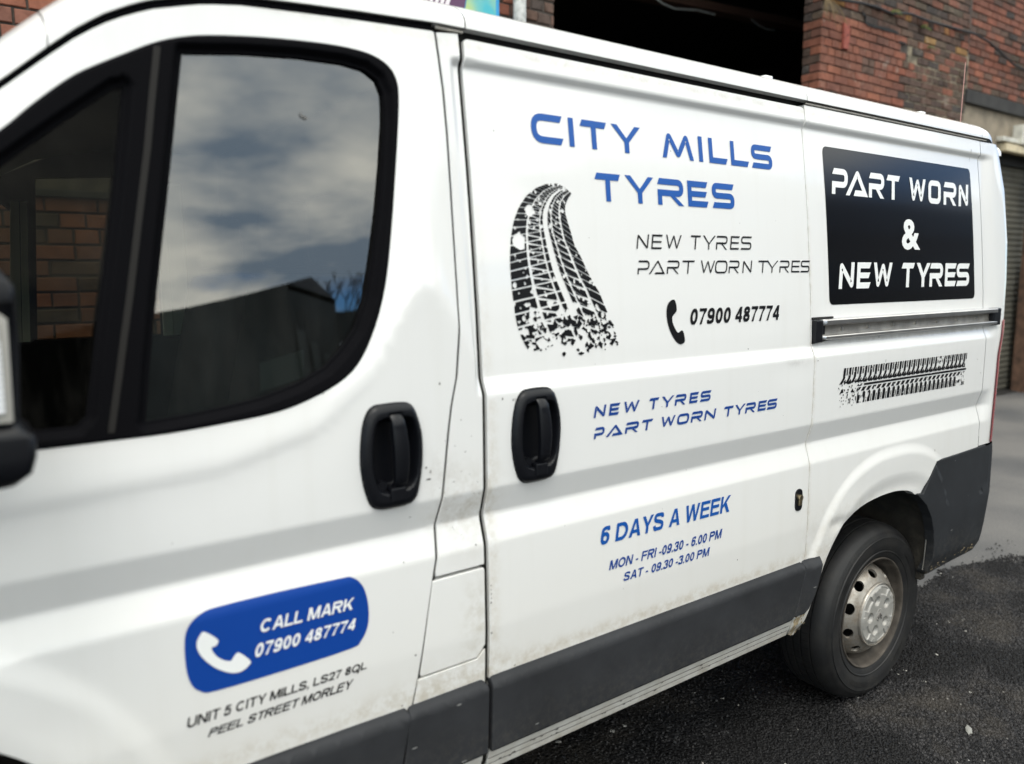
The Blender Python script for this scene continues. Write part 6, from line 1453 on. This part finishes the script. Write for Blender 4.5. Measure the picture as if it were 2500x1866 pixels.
    def capy(x, z):
        x = np.asarray(x)-WC[0]; z = np.asarray(z)-WC[1]; r = np.hypot(x, z); y = np.full_like(r, y0)
        y = y+.010*sstep(.100, .1135, r)
        y = y-.003*sstep(.024, .020, r)                                  # centre boss
        y = y+.0015*sstep(.0215, .0205, r)
        for k, a in enumerate(A5):
            d = np.hypot(x-.058*math.cos(a), z-.058*math.sin(a)); y = y+.0145*sstep(.0195, .0165, d)
            a2 = a+math.pi/5*0; th = np.arctan2(z, x); 
        for k in range(5):
            a = A5[k]+math.pi/5; dth = np.abs((np.arctan2(z, x)-a+math.pi) % (2*math.pi)-math.pi)
            w = sstep(.30, .26, dth)*sstep(.074, .079, r)*sstep(.1055, .101, r); y = y+.006*w
            a = A5[k]; dth = np.abs((np.arctan2(z, x)-a+math.pi) % (2*math.pi)-math.pi)
            w = sstep(.115, .095, np.abs(dth-.0))*sstep(.086, .089, r)*sstep(.1055, .103, r); y = y-.002*w
        return y
    O = [(WC[0]+Rc*math.cos(t*2*math.pi/96), WC[1]+Rc*math.sin(t*2*math.pi/96)) for t in range(96)]
    g = [(x, z) for x in np.arange(WC[0]-Rc, WC[0]+Rc, .0022) for z in np.arange(WC[1]-Rc, WC[1]+Rc, .0022)]
    panel('hub_cap', O, [], 'hub_silver', WH, fn=capy, dx=.1, rows=False, depth=.012, lip=.001, extra=np.array(g), edge=.005)
    MB().lathe([(.1135, 1.4235), (.1145, 1.417), (.1175, 1.416), (.120, 1.418), (.1205, 1.426)], WC, 96).mk('cap_ring', 'rim_silver', WH, auto=50)
    for a in A5:
        cx, cz = WC[0]+.058*math.cos(a), WC[1]+.058*math.sin(a)
        mb = MB(); mb.tube([(cx, 1.4275, cz), (cx, 1.4215, cz)], .0078, 6); mb.mk('wheel_bolt', 'badge_steel', WH)
    for dz in (.001, -.009):
        pts = [(-.013, -.004), (0, .008), (.013, -.004), (.013, -.0095), (0, .0025), (-.013, -.0095)]
        MB().prism([(WC[0]+x, WC[1]+z+dz) for x, z in pts][::-1], y0-.0045, y0-.001).mk('chevron_badge', 'badge_steel', WH)
mat('badge_steel', (.20, .19, .18), .5, metal=.5)
wheel()
# wheel well
def well():
    A = [(x, z) for x, z in ARCH[2:]]+[(2.85, .735), (2.895, .68), (2.925, .62), (2.941, .56), (2.944, .50), (2.941, .44)]
    A = [tuple(np.array(A[i])+(np.array(A[i+1])-np.array(A[i]))*k/3) for i in range(len(A)-1) for k in range(3)]+[A[-1]]; ys = [1.372, 1.40, 1.46, 1.55, 1.70]; vs = []; n = len(A)
    for j, y in enumerate(ys):
        for x, z in A:
            e = 1+(.02 if j == 1 else .05 if j > 1 else 0); vs.append((2.62+(x-2.62)*e+random.Random(int(x*999)+j).uniform(-.004, .004), y, z+(.02*(e-1)*20 if z > .6 else 0)))
    fs = [(j*n+i, j*n+i+1, (j+1)*n+i+1, (j+1)*n+i) for j in range(len(ys)-1) for i in range(n-1)]
    link('wheel_arch_liner', mesh('wheel_arch_liner', vs, fs, True), 'liner_dirt', VAN)
    MB().box(2.0, 3.05, 1.70, 1.75, .35, 1.0).mk('inner_arch', 'liner_dirt', VAN)
    mb = MB(); mb.tube([(2.936, 1.380, .60), (2.933, 1.382, .50), (2.93, 1.384, .455)], .002, 6); mb.mk('liner_edge', 'dull_aluminium', VAN)
    MB().box(2.955, 2.99, 1.40, 1.52, .40, .47, .006).mk('bumper_bracket', 'liner_dirt', VAN)
    MB().box(2.97, 3.27, 1.40, 1.50, .452, .458, .002).mk('bumper_underside', 'gap_black', VAN)
well()
# underbody and the other three wheels
MB().box(-.9, 3.42, 1.72, 3.06, .30, .46, .02).mk('underbody', 'gap_black', VAN)
MB().box(.1, 2.08, 1.56, 1.62, .36, .44, .01).mk('chassis_rail', 'gap_black', VAN)
MB().tube([(2.688, 1.6, .33), (2.688, 3.2, .33)], .05, 12).mk('axle', 'gap_black', VAN)
def plain_wheel(nm, cx, y0, sgn, lab=None):
    W2 = empty(nm, (cx, y0, .33), VAN); mb = MB()
    mb.lathe([(.20, y0), (.24, y0-.01*sgn), (.30, y0-.005*sgn), (.33, y0+.03*sgn), (.335, y0+.10*sgn), (.33, y0+.19*sgn), (.30, y0+.215*sgn), (.2, y0+.21*sgn)], (cx, .33), 64); mb.mk('tyre', 'tyre_rubber', W2, smooth=True)
    mb = MB(); mb.lathe([(.206, y0-.004*sgn), (.19, y0+.03*sgn), (.17, y0+.05*sgn), (.12, y0-.015*sgn), (0, y0-.015*sgn)], (cx, .33), 48); mb.mk('wheel_disc', 'rim_silver', W2, smooth=True)
plain_wheel('front_wheel', -.312, 1.436, 1); plain_wheel('front_wheel', -.312, 2*YC-1.436, -1); plain_wheel('rear_wheel', 2.688, 2*YC-1.436, -1)
# --- mirror, seen at the left edge
def mirror():
    M_ = empty('door_mirror', (-.03, 1.16, 1.32), FD)
    def blk(name, sec, m, rnd_=.012):
        # sections: (z, x0, x1, y0, y1)
        vs = []; n = 0
        for z, x0, x1, y0, y1 in sec:
            p = rounded([(x0, y0), (x1, y0), (x1, y1), (x0, y1)], rnd_, 4); n = len(p); vs += [(a, b, z) for a, b in p]
        fs = [(i*n+k, i*n+(k+1) % n, (i+1)*n+(k+1) % n, (i+1)*n+k) for i in range(len(sec)-1) for k in range(n)]+[tuple(range(n))[::-1], tuple(range((len(sec)-1)*n, len(sec)*n))]
        mb = MB(); mb.add(vs, fs); return mb.mk(name, m, M_, auto=50)
    blk('mirror_housing', [(1.318, -.12, .030, 1.13, 1.22), (1.325, -.14, .052, 1.11, 1.24), (1.340, -.15, .070, 1.10, 1.25), (1.360, -.15, .076, 1.10, 1.25), (1.384, -.15, .077, 1.10, 1.25), (1.392, -.15, .068, 1.10, 1.24), (1.402, -.15, .062, 1.115, 1.23), (1.50, -.15, .069, 1.115, 1.23), (1.545, -.15, .070, 1.11, 1.23), (1.552, -.15, .070, 1.10, 1.23), (1.570, -.15, .068, 1.10, 1.23), (1.588, -.14, .056, 1.105, 1.22), (1.596, -.12, .040, 1.12, 1.21)], 'black_plastic')
    blk('indicator_frame', [(1.406, -.13, .055, 1.104, 1.13), (1.53, -.13, .058, 1.104, 1.13), (1.538, -.13, .050, 1.104, 1.13)], 'mirror_bezel', .006)
    mb = MB()
    z = 1.416
    while z < 1.50:
        mb.add([(-.12, 1.1035, z), (.0465+(z-1.41)*.02, 1.1035, z), (.0465+(z-1.41)*.02, 1.0985, z+.004), (-.12, 1.0985, z+.004), (.0465+(z-1.41)*.02, 1.1035, z+.008), (-.12, 1.1035, z+.008)], [(0, 1, 2, 3), (3, 2, 4, 5)]); z += .008
    mb.mk('indicator_lens', 'lens_white', M_)
    MB().box(-.12, .047, 1.098, 1.104, 1.503, 1.527, .002).mk('indicator_lens', 'lens_white', M_)
    MB().box(-.06, .04, 1.24, 1.40, 1.335, 1.375, .01).mk('mirror_arm', 'black_plastic', M_)
mat('mirror_bezel', (.33, .32, .29), .4)
mirror()
# --- cab interior, far side
def cab():
    # far side: painted outer skin, cream inside, with the same window openings
    def far(name, outl, holes, m, y, d=.05):
        O = dens(ccw(outl), .05); H = [dens(ccw(h), .04) for h in holes]; V, T = cdt([O]+H, []); c = V[T].mean(1); k = pip(c[:, 0], c[:, 1], O)
        for h in H: k &= ~pip(c[:, 0], c[:, 1], h)
        T = T[k]; vs = []
        for yy in (0, d):
            vs += [(v[0], y+yy-.105*max(0, v[1]-1.33), v[1]) for v in V]
        n = len(V); fs = [tuple(t) for t in T]+[tuple(t+n)[::-1] for t in T]
        for lp in [O]+H:
            idx = []
            for p in lp:
                idx.append(int(np.argmin(np.abs(V[:, 0]-p[0])+np.abs(V[:, 1]-p[1]))))
            fs += [(idx[i], idx[(i+1) % len(idx)], idx[(i+1) % len(idx)]+n, idx[i]+n) for i in range(len(idx))]
        me = mesh(name, vs, fs); return link(name, me, m, VAN)
    wn1 = [(.27, 1.34), (.70, 1.34), (.70, 1.90), (.62, 1.94), (.30, 1.90)]; wn2 = [(-.25, 1.36), (.19, 1.34), (.22, 1.86), (.16, 1.83), (-.25, 1.45)]
    wn1 = [(.262, 1.34), (.70, 1.34), (.70, 1.93), (.66, 1.955), (.295, 1.925)]
    wn2 = [(-.25, 1.36), (.175, 1.34), (.225, 1.80), (.19, 1.83), (-.25, 1.46)]
    out = [(-.6, .47), (3.40, .47), (3.40, 2.08), (.5, 2.08), (.1, 1.88), (-.6, 1.25)]
    far('far_side', out, [wn1, wn2], 'bulkhead_grey', 3.36)
    def pil(x0, x1, x2, x3, z0, z1):
        mb = MB(); vs = []
        for yy in (3.345, 3.362):
            for x, z in ((x0, z0), (x1, z0), (x3, z1), (x2, z1)): vs.append((x, yy-.105*max(0, z-1.33), z))
        mb.add(vs, [(0, 1, 2, 3), (4, 7, 6, 5), (0, 4, 5, 1), (1, 5, 6, 2), (2, 6, 7, 3), (3, 7, 4, 0)]); mb.mk('inner_pillar', 'cream_trim', VAN)
    pil(.178, .213, .214, .240, 1.34, 1.84); pil(.216, .240, .243, .264, 1.34, 1.84); pil(.700, .735, .69, .72, 1.34, 1.93); pil(.738, .80, .723, .78, 1.34, 1.93)
    for nm, w_ in (('far_window', wn1), ('far_window', wn2)):
        mb = MB(); n = len(w_); mb.add([(x, 3.39-.105*max(0, z-1.33), z) for x, z in w_], [tuple(range(n))]); mb.mk(nm, 'far_glass', VAN)
    mb = MB()
    mb.add([(.243, 3.34, 1.34), (.262, 3.34, 1.34), (.295, 3.285, 1.925), (.268, 3.285, 1.925)], [(0, 1, 2, 3)])
    mb.mk('window_channel', 'rubber', VAN)
    # bulkhead, floor, dash, seats
    MB().box(.93, .96, 1.47, 3.30, .5, 2.07).mk('bulkhead', 'bulkhead_grey', VAN)
    MB().box(.06, .93, 1.46, 3.30, .47, .52).mk('cab_floor', 'dark_fabric', VAN)
    D = MB(); D.add([(x, y, z) for y in (1.47, 3.30) for x, z in ((-.50, .6), (-.26, .75), (-.20, 1.16), (-.30, 1.235), (-.50, 1.245))], [(0, 1, 2, 3, 4), (9, 8, 7, 6, 5)]+[(i, 5+i, 5+(i+1) % 5, (i+1) % 5) for i in range(5)]); D.mk('dashboard', 'dark_fabric', VAN)
    for y0, y1, nm in ((1.62, 2.42, 1), (2.62, 3.12, 2)):
        SE = empty('seat', ((.35), (y0+y1)/2, .52), VAN)
        MB().box(.08, .62, y0, y1, .78, .98, .04).mk('cushion', 'dark_fabric', SE, smooth=True)
        mb = MB(); mb.box(.0, .13, y0, y1, 0, .68, .04); o = mb.mk('backrest', 'dark_fabric', SE, smooth=True)
        for v in o.data.vertices: zz = v.co.z; v.co = Vector((v.co.x+.60+zz*.22, v.co.y, zz+.90))
        n = 2 if nm == 1 else 1
        for k in range(n):
            yc = (y0+y1)/2 if n == 1 else y0+(y1-y0)*(.27+.46*k); MB().box(.76, .85, yc-.13, yc+.13, 1.60, 1.78, .035).mk('headrest', 'dark_fabric', SE, smooth=True)
    SW_ = empty('steering_wheel', (-.02, 2.87, 1.22), VAN)
    pts = [( -.02+.19*math.sin(a)*.45, 2.87+.19*math.cos(a), 1.24+.19*math.sin(a)*.9) for a in [k*2*math.pi/32 for k in range(33)]]
    MB().tube(pts, .014, 8).mk('rim', 'rubber', SW_, smooth=True); MB().box(-.1, 0, 2.82, 2.92, 1.18, 1.28, .02).mk('boss', 'rubber', SW_)
    # windscreen, bonnet and nose so that the van is whole
    xs = [(-.05, 1.93), (-.60, 1.35)]
    mb = MB(); mb.add([(.11, 1.56, 2.03), (.11, 3.21, 2.03), (-.60, 3.25, 1.30), (-.60, 1.52, 1.30)], [(0, 1, 2, 3)]); mb.mk('windscreen', 'clear_glass', VAN)
    mb = MB(); pr = [(-.345, 1.0), (-.345, 1.42), (-.62, 1.27), (-.98, 1.02), (-1.16, .86), (-1.22, .60), (-1.18, .34), (-.95, .34), (-.90, .66), (-.75, .86), (-.52, .95)]
    n = len(pr); vs = []
    for yy, k in ((1.36, 0), (1.40, .0), (3.37, 0), (3.41, 0)):
        for x, z in pr: vs.append((x+(.05 if yy in (1.36, 3.41) and x < -.5 else 0), yy if x > -.6 else YC+(yy-YC)*.93, z))
    fs = [tuple(range(n))[::-1], tuple(range(3*n, 4*n))]+[(j*n+i, j*n+(i+1) % n, (j+1)*n+(i+1) % n, (j+1)*n+i) for j in range(3) for i in range(n)]
    mb.add(vs, fs); o = mb.mk('bonnet', 'white_paint', VAN, auto=30); bm = bmesh.new(); bm.from_mesh(o.data); bmesh.ops.recalc_face_normals(bm, faces=bm.faces); bm.to_mesh(o.data); bm.free()
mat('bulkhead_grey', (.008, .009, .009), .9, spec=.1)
cab()
print('objects', len(bpy.data.objects), 'tris', sum(len(m.polygons) for m in bpy.data.meshes))
